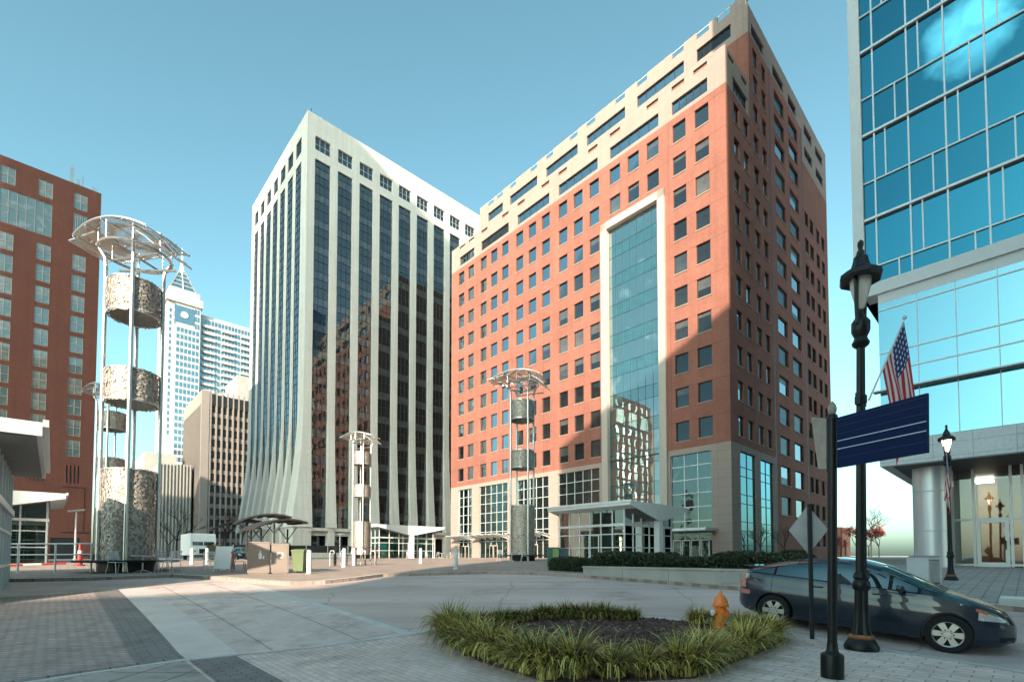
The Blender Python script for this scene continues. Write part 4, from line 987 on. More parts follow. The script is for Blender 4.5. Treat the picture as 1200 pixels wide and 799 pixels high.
for b, a, lx, ly, h, n, z, lab in ((17.2, 11.0, 3.4, 1.8, .74, 8000, .98, 'rounded dark green hedge at the left end of the concrete planter'), (17.1, 8.7, 2.8, 1.7, .58, 6500, .98, 'lower clipped hedge in the middle of the concrete planter'), (17.3, 6.2, 3.0, 2.0, .70, 7500, .98, 'broad clipped hedge at the right end of the planter, next to the car'), (17.6, 14.2, 2.6, 1.7, .72, 5500, .78, 'low dark hedge on the ground left of the planter wall end')):
    h_ = leafcloud('hedge', lab, lx, ly, h, n, group='clipped hedges'); h_.location = W(b, a, z); h_.rotation_euler = (0, 0, TH+R(90))

# ================================================================ street lamps
def lamp():
    t = thing('street_lamp', 'tall dark green cast-iron street lamp with an unlit globe beside the parked car', 'street lamp', group='cast-iron street lamps')
    b = MB(); b.lathe([(.27, 0), (.275, .05), (.25, .10), (.215, .15), (.20, .17)], 28); b.build('base', M['black'], t, smooth=True)
    b = MB(); b.lathe([(.185, .17), (.205, .2), (.185, .24)], 28); b.build('worn_ring', M['rust'], t, smooth=True, label='worn rust-coloured ring')
    b = MB(); b.lathe([(.17, .22), (.145, .32), (.12, .48), (.108, .62), (.104, .95)], 48, flute=.13, nf=12); b.build('fluted_foot', M['black'], t)
    b = MB(); b.lathe([(.10, .93), (.135, .97), (.145, 1.03), (.13, 1.08), (.105, 1.11), (.13, 1.15), (.12, 1.2), (.1, 1.23)], 28); b.build('collar', M['black'], t, smooth=True)
    b = MB(); b.lathe([(.09, 1.22), (.07, 4.9)], 40, flute=.10, nf=10); b.build('shaft', M['black'], t)
    b = MB(); b.lathe([(.08, 3.95), (.098, 3.97), (.098, 4.08), (.08, 4.1)], 16); b.box(-.15, -.07, -.04, .04, 3.93, 4.12); b.box(.07, .15, -.04, .04, 3.93, 4.12); b.build('banner_clamp', M['black'], t)
    b = MB(); b.lathe([(.078, 4.88), (.13, 4.92), (.145, 4.96), (.12, 5.0), (.10, 5.05), (.135, 5.12), (.15, 5.16), (.15, 5.3), (.12, 5.34), (.06, 5.42), (.04, 5.5)], 24); b.build('capital', M['black'], t, smooth=True)
    gl = MB(); gl.lathe([(.05, 5.52), (.075, 5.58), (.12, 5.72), (.165, 5.9), (.175, 6.02), (.16, 6.1)], 24); gl.build('globe', M['lampoff'], t, smooth=True)
    for s in (-1, 1):
        y = MB(); y.path([(s*.15, 0, 5.25), (s*.2, 0, 5.6), (s*.215, 0, 5.95), (s*.19, 0, 6.3), (s*.08, 0, 6.42)], .035, 6); y.build('yoke_arm', M['black'], t)
    b = MB(); b.lathe([(.20, 6.02), (.33, 5.98), (.355, 6.03), (.34, 6.10), (.24, 6.17), (.17, 6.2), (.14, 6.28), (.12, 6.38), (.06, 6.42), (.07, 6.47), (.035, 6.52), (.055, 6.6), (.05, 6.64), (.015, 6.68)], 8); b.build('hood', M['black'], t)
    return t
M['rust'] = mat('worn_paint', (.30, .11, .045), .7, var=.6, scale=12)
la = lamp(); la.scale = (.87, .87, 1.); la.location = W(9.45, 1.89, .11); la.rotation_euler = (Matrix.Rotation(R(1.3), 4, 'Y') @ Matrix.Rotation(R(35), 4, 'Z')).to_euler()
l2 = again(la, W(23.2, 1.95, gz(23.2, 1.95, .12)), R(20), 'smaller-looking black street lamp with a lit globe in front of the office entrance'); l2.scale = (.74, .74, .83)
for c in l2.children:
    if c.name.startswith('globe'): c.data = c.data.copy(); c.data.materials[0] = M['lamp']
# ================================================================ flags
def flagmat():
    m, N, L, P = nodes('flag_cloth')
    uv = N.new('ShaderNodeUVMap'); uv.uv_map = 'flag'
    sx = N.new('ShaderNodeSeparateXYZ'); L.new(uv.outputs[0], sx.inputs[0])
    def mth(op, a, b=None):
        n = N.new('ShaderNodeMath'); n.operation = op
        for i, x in enumerate((a, b)):
            if x is None: continue
            if hasattr(x, 'is_output'): L.new(x, n.inputs[i])
            else: n.inputs[i].default_value = x
        return n.outputs[0]
    U, V = sx.outputs[0], sx.outputs[1]
    st = mth('LESS_THAN', mth('MODULO', mth('MULTIPLY', V, 13.), 2.), 1.)
    can = mth('MULTIPLY', mth('LESS_THAN', U, .4), mth('LESS_THAN', V, 7/13.))
    fx = mth('SUBTRACT', mth('FRACT', mth('MULTIPLY', U, 15.)), .5); fy = mth('SUBTRACT', mth('FRACT', mth('MULTIPLY', V, 10.2)), .5)
    d = mth('ADD', mth('MULTIPLY', fx, fx), mth('MULTIPLY', fy, fy)); star = mth('LESS_THAN', d, .055)
    c1 = mixc(N, L, (.72, .68, .67, 1), (.52, .03, .06, 1), st, 'MIX'); c2 = mixc(N, L, (.03, .05, .19, 1), (.72, .7, .7, 1), star, 'MIX')
    c = mixc(N, L, c1, c2, can, 'MIX'); L.new(c, P.inputs['Base Color']); P.inputs['Roughness'].default_value = .75
    tl = N.new('ShaderNodeBsdfTranslucent'); L.new(c, tl.inputs[0]); mx = N.new('ShaderNodeMixShader'); mx.inputs[0].default_value = .3
    L.new(P.outputs[0], mx.inputs[1]); L.new(tl.outputs[0], mx.inputs[2]); L.new(mx.outputs[0], N['Material Output'].inputs[0]); return m
M['flag'] = flagmat()
def flag(label, base, tip, hoist, fly, fold, seed, squeeze=1.):
    """flag hanging from a slanted staff; hoist runs down the staff from its tip"""
    base = Vector(base); tip = Vector(tip); d = (base-tip).normalized()
    t = thing('flag', label, 'flag', base, group='flags on the street lamps')
    s = MB(); s.tube((0, 0, 0), tip-base, .016, .011, 8); s.lathe([(.0, -.02), (.03, .01), (.03, .035), (0, .06)], 10, tuple(tip-base)); s.build('staff', M['pale'], t, smooth=True)
    me = bpy.data.meshes.new('cloth'); bm = bmesh.new(); uvl = bm.loops.layers.uv.new('flag'); nu, nv = 60, 44; vs_ = []
    hx = Vector((d.x, d.y, 0)); hx = hx.normalized() if hx.length > 1e-3 else Vector((1, 0, 0)); nrm = Vector((-hx.y, hx.x, 0))
    for i in range(nu+1):
        row = []
        for j in range(nv+1):
            u, v = i/nu, j/nv
            top = tip-base+d*(v*hoist+.03)
            k = min(1, u*2.2)
            # the cloth gathers toward the middle as it falls, in soft folds
            x = (v-.5)*hoist*abs(d.x if False else hx.dot(d))
            off = hx*(-(v-.5)*hoist*hx.dot(d)*(1-squeeze)*k*.8)+hx*(-.12*fly*u)
            wob = fold*(.35+u)*math.sin(v*9.+seed+u*2.2)+fold*.5*math.sin(v*17+u*5+seed*2)
            p = top+off+Vector((0, 0, -fly*u*(1-.10*math.sin(v*math.pi))))+nrm*wob*k+hx*(.35*fold*math.cos(v*9+seed)*k)
            row.append(bm.verts.new(p))
        vs_.append(row)
    for i in range(nu):
        for j in range(nv):
            f = bm.faces.new((vs_[i][j], vs_[i+1][j], vs_[i+1][j+1], vs_[i][j+1])); f.smooth = True
            for lp, (a, b) in zip(f.loops, ((i, j), (i+1, j), (i+1, j+1), (i, j+1))): lp[uvl].uv = (a/nu, b/nv)
    bm.to_mesh(me); bm.free(); me.materials.append(M['flag'])
    c = bpy.data.objects.new('cloth', me); COL.objects.link(c); c.parent = t
    return t
lx, ly = W(9.45, 1.89)[:2]
flag('stars and stripes flag hanging from the nearest street lamp above the blue sign', (lx+.2, ly-.03, 4.12), (lx+.76, ly-.1, 5.42), .85, 1.55, .05, .4, .9)
p2 = W(23.2, 1.95); zb = gz(23.2, 1.95, .12)
flag('small stars and stripes flag wrapped around the farther lit street lamp', (p2.x-.05, p2.y-.12, zb+3.3), (p2.x-.30, p2.y-.30, zb+4.5), .7, 1.5, .05, 1.2, .35)

# ================================================================ blue direction sign
sx_, sy_ = 3.94, 6.06
t = thing('direction_sign', 'blank navy blue direction sign on a round black post in the foreground', 'sign', (sx_, sy_, .11)); t.rotation_euler = (0, R(1.3), 0)
b = MB(); b.lathe([(.125, 0), (.125, .26), (.118, .285), (.075, .31), (.062, .34), (.058, .42)], 24); b.build('base', M['black'], t, smooth=True)
b = MB(); b.lathe([(.052, .4), (.052, 3.2)], 24); b.build('post', M['black'], t, smooth=True)
b = MB(); b.lathe([(.06, 3.18), (.06, 3.24), (.045, 3.26)], 20); b.build('cap', M['black'], t, smooth=True)
b = MB(); b.lathe([(.03, 3.26), (.046, 3.29), (.05, 3.33), (.042, 3.37), (.02, 3.41), (.004, 3.43)], 18); b.build('finial', M['tan'], t, smooth=True, label='tan acorn finial')
dv = Vector((.31, -.9, 0)).normalized(); nv_ = Vector((dv.y, -dv.x, 0))
def onpanel(mb, s0, s1, z0, z1, d0, d1, m=0):
    p = [dv*s0+nv_*d0, dv*s1+nv_*d0, dv*s1+nv_*d1, dv*s0+nv_*d1]
    mb.prism([Vector((q.x, q.y, z0)) for q in p], (0, 0, z1-z0), m)
z0, z1 = 2.575, 3.20
b = MB(); onpanel(b, .075, 1.06, z0, z1, -.018, .018); pn = b.build('panel', M['navy'], t)
pn['label'] = 'navy panel with two white rules and no words'
b = MB()
for s_ in (1, -1):
    for z in (2.80, 2.90): onpanel(b, .08, 1.055, z, z+.009, s_*.0185, s_*.021)
b.build('white_rule', M['signline'], pn)
b = MB()
for z in (2.69, 2.99, 3.08, 3.16): onpanel(b, .08, 1.055, z, z+.006, .0185, .0205)
b.build('faint_rule', M['signfaint'], pn)
b = MB(); 
q0, q1 = -dv*.055, -dv*.27
b.prism([Vector((q0.x, q0.y, 2.58)), Vector((q1.x*.62, q1.y*.62, 2.6)), Vector((q1.x, q1.y, 3.30)), Vector((q0.x, q0.y, 3.22))], tuple(nv_*.03)); b.build('side_panel', M['tan'], t, label='tan tapered panel seen almost edge-on')

# ================================================================ diamond sign seen from behind
t = thing('road_sign', 'grey back of a diamond road sign on a thin post in front of the car', 'road sign', (5.23, 8.56, .15))
b = MB(); b.box(-.03, .03, -.02, .02, 0, 2.36); b.build('post', M['charcoal'], t)
b = MB(); dg = R(-28); 
pt = [(-.30*math.cos(dg), -.30*math.sin(dg)+.05, 1.91), (0, .05, 1.48), (.30*math.cos(dg), .30*math.sin(dg)+.05, 1.91), (0, .05, 2.34)]
b.prism(pt, (.008, .012, 0)); b.build('plate', M['alu'], t)

# ================================================================ fire hydrant
t = thing('fire_hydrant', 'orange fire hydrant with white side caps at the corner of the flower bed', 'hydrant', (3.94, 9.26, .21), R(10))
b = MB(); b.lathe([(.14, 0), (.14, .05), (.1, .06), (.098, .42), (.1, .43)], 24); b.build('barrel', M['orange'], t, smooth=True)
b = MB(); b.lathe([(.105, .43), (.145, .44), (.148, .475), (.13, .49), (.125, .54), (.105, .6), (.07, .645), (.04, .665), (.03, .67), (.028, .71), (.018, .73), (.004, .735)], 24); b.build('bonnet', M['orange'], t, smooth=True)
b = MB()
for k in range(8): a = k*math.pi/4; b.tube((.135*math.cos(a), .135*math.sin(a), .425), (.135*math.cos(a), .135*math.sin(a), .49), .012, n=6)
b.build('bolt', M['orange'], t)
for s in (-1, 1):
    b = MB(); b.tube((s*.09, 0, .33), (s*.145, 0, .33), .058, n=14); b.build('nozzle', M['orange'], t)
    b = MB(); b.tube((s*.145, 0, .33), (s*.175, 0, .33), .062, n=14); b.tube((s*.175, 0, .33), (s*.205, 0, .33), .022, n=6); b.build('nozzle_cap', M['whitepaint'], t, label='white nozzle cap')
b = MB(); b.tube((0, -.09, .3), (0, -.15, .3), .075, n=16); b.tube((0, -.15, .3), (0, -.18, .3), .022, n=6); b.build('pumper_cap', M['orange'], t)

# ================================================================ ornamental grass clumps round the bed
def clump_mesh(seed, n=420, r=.42, h=.36, light=.45):
    rd = random.Random(seed); mb = MB()
    for i in range(n):
        a = rd.uniform(0, 2*math.pi); q = rd.random()**.5; x, y = q*r*.33*math.cos(a), q*r*.33*math.sin(a)
        a2 = a+rd.gauss(0, .5); ln = h*rd.uniform(.7, 1.5); lean = (.35+1.1*q)*rd.uniform(.6, 1.25)
        d = Vector((math.cos(a2), math.sin(a2), 0)); sd_ = Vector((-d.y, d.x, 0)); w = rd.uniform(.005, .010)
        pts = []
        for k in range(5):
            s = k/4; ang = lean*(s**1.0)*1.35; 
            pts.append(None if False else (s, ang))
        p = Vector((x, y, -.02)); prev = None; seg = ln/4; m = (0 if rd.random() < .62 else 2) if rd.random() > light else 1
        last = None
        for k in range(5):
            ang = lean*(.12+(k/4)*2.0); ww = w*(1-.85*(k/4)**2)
            cur = (p-sd_*ww, p+sd_*ww)
            if last: mb.face([last[0], last[1], cur[1], cur[0]], m)
            last = cur; p = p+(d*math.sin(ang)+Vector((0, 0, math.cos(ang))))*seg
    o = mb.build('grass_clump', [M['bladeg'], M['bladey'], M['bladed']]); me = o.data; bpy.data.objects.remove(o); return me
cm = {k: [clump_mesh(20+i+10*j, light=lt_, n=n_, h=h_) for i in range(3)] for j, (k, lt_, n_, h_) in enumerate((('front', .50, 430, .38), ('left', .46, 430, .38), ('back', .26, 420, .29), ('right', .58, 430, .36)))}
def clump(kind, b, a, s, label, group):
    o = bpy.data.objects.new('grass_clump', random.choice(cm[kind])); COL.objects.link(o)
    o.location = W(b, a, gz(b, a, .12)); o.rotation_euler = (0, 0, random.uniform(0, 6.3)); o.scale = (s, s, s*random.uniform(.9, 1.08)); tag(o, label, 'grass clump', group)
def row(kind, p, q, n, label, group, jit=.06, s=1.15, two=False):
    for i in range(n):
        t_ = i/(n-1) if n > 1 else .5
        clump(kind, p[0]+(q[0]-p[0])*t_+random.uniform(-jit, jit), p[1]+(q[1]-p[1])*t_+random.uniform(-jit, jit), s*random.uniform(.88, 1.12), label, group)
row('left', (5.25, 7.3), (4.78, 5.9), 5, 'arching green grass clump on the left side of the flower bed', 'grass clumps on the left edge of the bed', s=1.32)
row('front', (4.75, 5.65), (4.52, 4.15), 6, 'arching yellow-green grass clump on the near side of the flower bed', 'grass clumps on the near edge of the bed', s=1.35)
row('front', (4.75, 3.85), (5.75, 3.1), 4, 'yellow-green grass clump at the nearest corner of the flower bed', 'grass clumps at the nearest corner', s=1.3)
row('right', (6.2, 3.05), (9.2, 3.15), 9, 'yellow-green grass clump in the row leading to the hydrant', 'grass clumps on the right edge of the bed', s=1.2)
row('back', (5.6, 7.5), (7.3, 7.05), 8, 'dark green grass clump on the far side of the flower bed', 'grass clumps on the far edge of the bed', s=1.0)
row('back', (7.5, 7.0), (8.75, 5.7), 9, 'low dark green grass clump on the far side of the flower bed towards the hydrant', 'grass clumps on the far right edge of the bed', s=1.0)
row('right', (9.35, 4.5), (9.5, 3.5), 4, 'grass clump behind the hydrant next to the car', 'grass clumps behind the hydrant', s=.95)
# mulch chips and seedlings
def inpoly(x, y, P):
    c = False
    for (x1, y1), (x2, y2) in zip(P, P[1:]+P[:1]):
        if (y1 > y) != (y2 > y) and x < (x2-x1)*(y-y1)/(y2-y1)+x1: c = not c
    return c
mb = MB(); rd = random.Random(5)
for i in range(6500):
    b, a = rd.uniform(4.6, 9.2), rd.uniform(3.2, 7.4)
    if not inpoly(b, a, bed): continue
    p = W(b, a, gz(b, a, .13)); s = rd.uniform(.012, .045)
    q = Vector((rd.gauss(0, 1), rd.gauss(0, 1), rd.gauss(0, .5))).normalized(); r = q.orthogonal().normalized()*s*.35
    mb.face([p-q*s-r, p+q*s-r, p+q*s+r+Vector((0, 0, s*.4)), p-q*s+r], 0 if rd.random() < .7 else (1 if rd.random() < .75 else 2))
o = mb.build('mulch_chips', [M['mulch'], mat('bark_chip', (.19, .10, .085), .9, var=.4), mat('dry_straw', (.34, .26, .18), .9)]); tag(o, 'brown bark mulch chips covering the flower bed', 'mulch', kind='stuff')
M['bluegreen'] = mat('blue_green_leaf', (.16, .25, .14), .5, var=.2)
for b, a, lab in ((6.6, 5.7, 'young blue-green plant in the middle of the mulch'), (6.1, 6.2, 'small blue-green seedling at the left of the mulch'), (6.15, 5.05, 'blue-green seedling nearest the front grass')):
    mb = MB(); rd = random.Random(int(b*10))
    for i in range(16):
        t_ = rd.uniform(0, 6.28); d = Vector((math.cos(t_), math.sin(t_), rd.uniform(.8, 2.))).normalized(); s_ = Vector((-d.y, d.x, 0))*.022; p = Vector((0, 0, .0)); l_ = rd.uniform(.15, .25)
        mb.face([p, p+d*l_*.6+s_, p+d*l_, p+d*l_*.6-s_])
    o = mb.build('seedling', M['bluegreen']); o.location = W(b, a, gz(b, a, .13)); tag(o, lab, 'seedling', 'seedlings in the bed')
# ================================================================ the parked hatchback
def lerpt(tab, x):
    if x <= tab[0][0]: return tab[0][1]
    for (x0, y0), (x1, y1) in zip(tab[:-1], tab[1:]):
        if x <= x1:
            t = (x-x0)/(x1-x0); return y0+(y1-y0)*t
    return tab[-1][1]
def smoothtab(tab, n=90, it=3):
    xs = [tab[0][0]+(tab[-1][0]-tab[0][0])*i/n for i in range(n+1)]; ys = [lerpt(tab, x) for x in xs]
    for _ in range(it): ys = [ys[0]]+[(ys[i-1]+2*ys[i]+ys[i+1])/4 for i in range(1, n)]+[ys[-1]]
    return list(zip(xs, ys))
ZT = smoothtab([(-.82, .60), (-.80, .90), (-.74, 1.06), (-.60, 1.15), (-.3, 1.25), (.2, 1.385), (.7, 1.465), (1.05, 1.495), (1.4, 1.475), (1.75, 1.39), (2.1, 1.235), (2.5, 1.045), (2.65, .99), (2.95, .915), (3.25, .82), (3.45, .73), (3.56, .64), (3.62, .50)], 120, 2)
WH = smoothtab([(-.82, .48), (-.78, .62), (-.6, .75), (-.2, .84), (.5, .865), (1.5, .868), (2.4, .858), (2.9, .835), (3.2, .775), (3.4, .68), (3.54, .52), (3.62, .34)], 120, 2)
ZB = [(-.82, .38), (-.6, .27), (-.3, .20), (3.0, .18), (3.4, .20), (3.62, .30)]
BELT = [(-.82, 1.06), (-.45, 1.055), (.5, 1.02), (1.5, .975), (2.5, .93), (3.62, .8)]
zt = lambda x: lerpt(ZT, x)
wh = lambda x: lerpt(WH, x)
zb_ = lambda x: lerpt(ZB, x)
zs_ = lambda x: min(lerpt(BELT, x), zt(x)-.09)
def sec(x, t):
    """t in 0..1 lower side, 1..2 upper half"""
    w = wh(x); zs = zs_(x)
    if t <= 1:
        z = zb_(x)+(zs-zb_(x))*t
        y = w*(.90+.10*math.sin(math.pi*min(1, .15+t*.62))-.015*max(0, t-.75)*4-.012*math.exp(-((t-.78)/.05)**2))
        if t < .08: y *= .97
        return y, z
    q = t-1; w1 = sec(x, 1.)[0]; z = zs+(zt(x)-zs)*q
    return w1*(1-.27*q)*max(0, 1-q**7)**.42, z
def ybody(x, z):
    zs = zs_(x)
    if z <= zs: return sec(x, max(0, (z-zb_(x))/(zs-zb_(x))))[0]
    return sec(x, 1+min(1, (z-zs)/(zt(x)-zs)))[0]
def ztop(x, y):
    lo, hi = 1., 2.
    for _ in range(30):
        m = (lo+hi)/2
        if sec(x, m)[0] > abs(y): lo = m
        else: hi = m
    return sec(x, lo)[1]
def carpaint():
    m, N, L, P = nodes('car_paint'); P.inputs['Base Color'].default_value = (.0014, .011, .027, 1); P.inputs['Metallic'].default_value = .0; P.inputs['Roughness'].default_value = .32
    P.inputs['Coat Weight'].default_value = 1.; P.inputs['Coat Roughness'].default_value = .02; P.inputs['Coat IOR'].default_value = 1.5; return m
M['paint'] = carpaint()
M['carglass'] = glass('car_glass', (.006, .011, .011), (.6, .74, .76), .22, 0, rough=.01)
M['headlight'] = glass('headlight_lens', (.42, .42, .40), (.9, .9, .9), .25, .2, 9., rough=.05)
M['amber'] = mat('amber_lens', (.55, .12, .06), .25, var=.1, coat=.5)
M['taillight'] = mat('tail_lens', (.50, .16, .13), .2, var=.15, coat=.6)
def make_car(label):
    car = thing('parked_car', label, 'car')
    nx, ts = 96, [0, .04, .1, .2, .32, .45, .58, .7, .76, .8, .86, .93, 1, 1.1, 1.22, 1.36, 1.5, 1.64, 1.76, 1.86, 1.93, 1.97, 1.99, 2.]
    ring = ts; mb = MB(); cols = []
    xs = [-.82+4.44*(.5-.5*math.cos(math.pi*(i/nx)**1.0))*.0+4.44*i/nx for i in range(nx+1)]
    for x in xs:
        pts = [sec(x, t) for t in ts]
        row = [(x, -y, z) for y, z in pts]+[(x, y, z) for y, z in reversed(pts[:-1])]
        cols.append(row)
    k = len(cols[0])
    for r in cols: mb.v += r
    for i in range(nx):
        for j in range(k):
            j2 = (j+1) % k
            mb.f.append((i*k+j, (i+1)*k+j, (i+1)*k+j2, i*k+j2)); mb.m.append(0)
    mb.f.append(tuple(range(k))); mb.m.append(0); mb.f.append(tuple(nx*k+j for j in reversed(range(k)))); mb.m.append(0)
    body = mb.build('body', M['paint'])
    cut = MB()
    for x in (0, 2.7):
        for s in (-1, 1): cut.tube((x, s*.55, .325), (x, s*1.2, .325), .365, n=40)
    cu_ = cut.build('cut', M['paint'])
    bo = body.modifiers.new('b', 'BOOLEAN'); bo.object = cu_; bo.operation = 'DIFFERENCE'; bo.solver = 'EXACT'
    bpy.context.view_layer.update()
    me = bpy.data.meshes.new_from_object(body.evaluated_get(bpy.context.evaluated_depsgraph_get())); body.modifiers.clear()
    body.data = me; bpy.data.objects.remove(cu_)
    for p in me.polygons: p.use_smooth = True
    autosmooth(me, 32); body.parent = car
    def side(name, m, xa, xb, zl, zu, off=.004, nu=14, nv=6, parent=car, both=True, label=None):
        o_ = None
        for s in ((-1, 1) if both else (-1,)):
            q = MB()
            def fn(u, v):
                x = xa+(xb-xa)*u; a_, b_ = zl(x), zu(x); z = a_+(b_-a_)*v; return (x, s*(ybody(x, z)+off), z)
            q.grid(fn, nu, nv); o_ = q.build(name, m, parent, smooth=True, label=label)
        return o_
    zl = lambda x: zs_(x)+.025
    zu = lambda x: max(zt(x)-.115, zl(x)+.002)
    side('window_seal', M['darkplastic'], -.52, 2.32, lambda x: zs_(x)+.008, lambda x: max(zt(x)-.10, zs_(x)+.012), .003, 40)
    for xa, xb in ((-.47, -.05), (0., .92), (1.04, 1.86), (1.92, 2.27)): side('window', M['carglass'], xa, xb, zl, zu, .007, 18)
    def top(name, m, xa, xb, f, off):
        q = MB(); q.grid(lambda u, v: (lambda x, y: (x, y, ztop(x, y)+off))(xa+(xb-xa)*u, (v*2-1)*f(xa+(xb-xa)*u)), 14, 16); return q.build(name, m, car, smooth=True)
    top('windscreen', M['carglass'], 1.72, 2.60, lambda x: ybody(x, zs_(x)+(zt(x)-zs_(x))*.35)-.03, .006)
    top('rear_window', M['carglass'], -.5, .35, lambda x: ybody(x, zs_(x)+(zt(x)-zs_(x))*.5)-.05, .006)
    for xa in (-.06, 1.0, 2.08):
        side('door_seam', M['darkplastic'], xa-.004, xa+.004, lambda x: .30, lambda x: zs_(x), .0015, 1, 14)
    side('sill_seam', M['darkplastic'], .42, 2.28, lambda x: .295, lambda x: .303, .002, 20, 1)
    side('side_moulding', M['paint'], .5, 2.2, lambda x: .40, lambda x: .45, .012, 20, 3)
    side('headlight', M['headlight'], 3.10, 3.50, lambda x: .60+.02*(3.5-x), lambda x: zt(x)-.075, .004, 10, 5)
    side('turn_signal', M['amber'], 3.06, 3.22, lambda x: zt(x)-.15+.02, lambda x: zt(x)-.085, .006, 5, 3)
    side('tail_light', M['taillight'], -.76, -.60, lambda x: .74, lambda x: 1.06, .004, 5, 8)
    side('side_marker', M['taillight'], -.72, -.5, lambda x: .60, lambda x: .69, .005, 5, 3)
    side('bumper_seam', M['darkplastic'], 3.05, 3.5, lambda x: .545, lambda x: .552, .002, 10, 1)
    side('lower_grille', M['darkplastic'], 3.40, 3.60, lambda x: .27, lambda x: .36, .003, 6, 2)
    for x, z in ((.75, .90), (1.75, .875)):
        for s in (-1, 1):
            q = MB(); y = s*(ybody(x, z)); q.tube((x-.1, y+s*.03, z), (x+.1, y+s*.03, z), .017, n=8); q.tube((x-.1, y, z), (x-.1, y+s*.03, z), .015, n=6); q.tube((x+.1, y, z), (x+.1, y+s*.03, z), .015, n=6); q.build('door_handle', M['paint'], car, smooth=True)
    for s in (-1, 1):
        q = MB(); q.lathe([(.01, -.10), (.055, -.09), (.075, -.04), (.078, .03), (.06, .075), (.01, .09)], 14, (0, 0, 0))
        m_ = q.build('mirror', M['paint'], car, smooth=True); m_.location = (2.06, s*.99, 1.02); m_.rotation_euler = (R(90), 0, 0); m_.scale = (.75, .95, 1.15)
    q = MB(); q.box(2.05, 2.12, -.96, -.84, .97, 1.0); q.box(2.05, 2.12, .84, .96, .97, 1.0); q.build('mirror_arm', M['darkplastic'], car)
    for y0 in (-.45, .15): q = MB(); q.path([(2.62, y0, ztop(2.62, y0)+.02), (2.5, y0+.2, ztop(2.5, y0+.2)+.025), (2.44, y0+.5, ztop(2.44, y0+.5)+.022)], .008, 5); q.build('wiper', M['darkplastic'], car)
    q = MB(); q.box(-.86, -.83, -.26, .26, .72, .86); q.build('number_plate', M['plate'], car)
    q = MB(); q.prism([(-.56, -.58, 1.175), (-.56, .58, 1.175), (-.72, .55, 1.185), (-.72, -.55, 1.185)], (0, 0, .02)); q.build('spoiler', M['paint'], car)
    q = MB(); y = -(ybody(-.42, 1.10)+.004); q.tube((-.56, -(ybody(-.56, .98)-.01), .98), (-.585, -(ybody(-.56, .98)+.012), .985), .055, n=18); q.build('round_sticker', M['sticker'], car, label='round pale sticker on the rear pillar')
    for x in (0, 2.7):
        for s in (-1, 1):
            w = MB(); w.lathe([(.21, -.095), (.285, -.1), (.312, -.08), (.32, -.04), (.32, .04), (.312, .08), (.285, .1), (.21, .095)], 40, cap=False); ty = w.build('wheel', M['tyre'], car, smooth=True)
            ty.location = (x, s*.765, .32); ty.rotation_euler = (R(90), 0, 0)
            f = MB(); zf = .075*1
            f.lathe([(.212, zf-.06), (.222, zf+.01), (.215, zf+.018), (.196, zf+.005), (.19, zf-.05)], 40, cap=False)
            f.lathe([(.001, zf+.012), (.05, zf+.012), (.06, zf-.02)], 20, cap=False)
            for k_ in range(6):
                a = k_*math.pi/3; c, s2 = math.cos(a), math.sin(a); pr = Vector((-s2, c, 0)); d = Vector((c, s2, 0))
                f.prism([d*.04-pr*.036+Vector((0, 0, zf-.02)), d*.205-pr*.052+Vector((0, 0, zf-.02)), d*.205+pr*.052+Vector((0, 0, zf-.02)), d*.04+pr*.036+Vector((0, 0, zf-.02))], (0, 0, .022))
                f.tube(d*.075+pr*.0+Vector((0, 0, zf)), d*.075+Vector((0, 0, zf+.008)), .012, n=6, m=1)
            f.lathe([(.0, .0), (.208, .0)], 30, cap=False, m=1)
            r_ = f.build('rim', [M['alloy'], M['darkplastic']], ty)
            if s > 0: r_.rotation_euler = (R(180), 0, 0)
    for o in car.children:                   # a slightly shorter nose
        if o.location.length < 1e-6:
            for v in o.data.vertices:
                if v.co.x > 2.75: v.co.x = 2.75+(v.co.x-2.75)*.87
    return car
M['sticker'] = mat('sticker_pale', (.45, .55, .55), .4)
car = make_car('dark blue hatchback car parked beside the street lamps')
pf = W(10.98+.62, 1.08, 0); pr_ = W(10.92+.62, 3.66, 0); pr_.z = g(W(10.8, 3.6).y); dx = (pf-pr_).normalized()
zc_ = dx.cross(Vector((0, 0, 1)).cross(dx)).normalized(); yv = zc_.cross(dx)
car.matrix_world = Matrix.Translation(pr_) @ Matrix((dx, yv, zc_)).transposed().to_4x4() @ Matrix.Scale(.985, 4)
c2 = again(car, W(10.6, 74, gz(10.6, 74)), TH-R(90), 'dark car parked up the street, right of the white step van')
c2.location = W(15.5, 62, gz(15.5, 62)); c3 = again(car, W(8.2, 84, gz(8.2, 84)), TH-R(90), 'dark car far up the street, left of the white step van')

# ================================================================ step van
o = (12.4, 62, 0); zg = gz(12.4, 62)
t = gthing('step_van', 'white boxy step van parked facing the plaza, small in the distance', 'van', 10.9, 62., zg)
q = MB(); q.prism([(0, 0, .55), (0, .25, 1.5), (0, .55, 2.75), (0, .8, 2.95), (0, 6, 2.95), (0, 6, .55)], (2.4, 0, 0)); q.build('body', M['whitepaint'], t)
q = MB(); 
for x in (.18, 1.24): q.face([(x, .27, 1.62), (x+.98, .27, 1.62), (x+.98, .50, 2.5), (x, .50, 2.5)])
q.build('windscreen', M['carglass'], t)
q = MB(); q.box(.75, 1.65, -.03, .02, .75, 1.25); q.box(.1, 2.3, -.15, .05, .42, .6); q.build('grille', M['charcoal'], t)
for x in (.35, 2.05):
    q = MB(); q.tube((x, -.04, 1.0), (x, .05, 1.0), .13, n=14); q.build('headlight', M['headlight'], t)
for x in (.1, 2.05):
    for y in (.9, 4.6): q = MB(); q.tube((x, y, .42), (x+.25, y, .42), .42, n=20); q.build('wheel', M['tyre'], t)

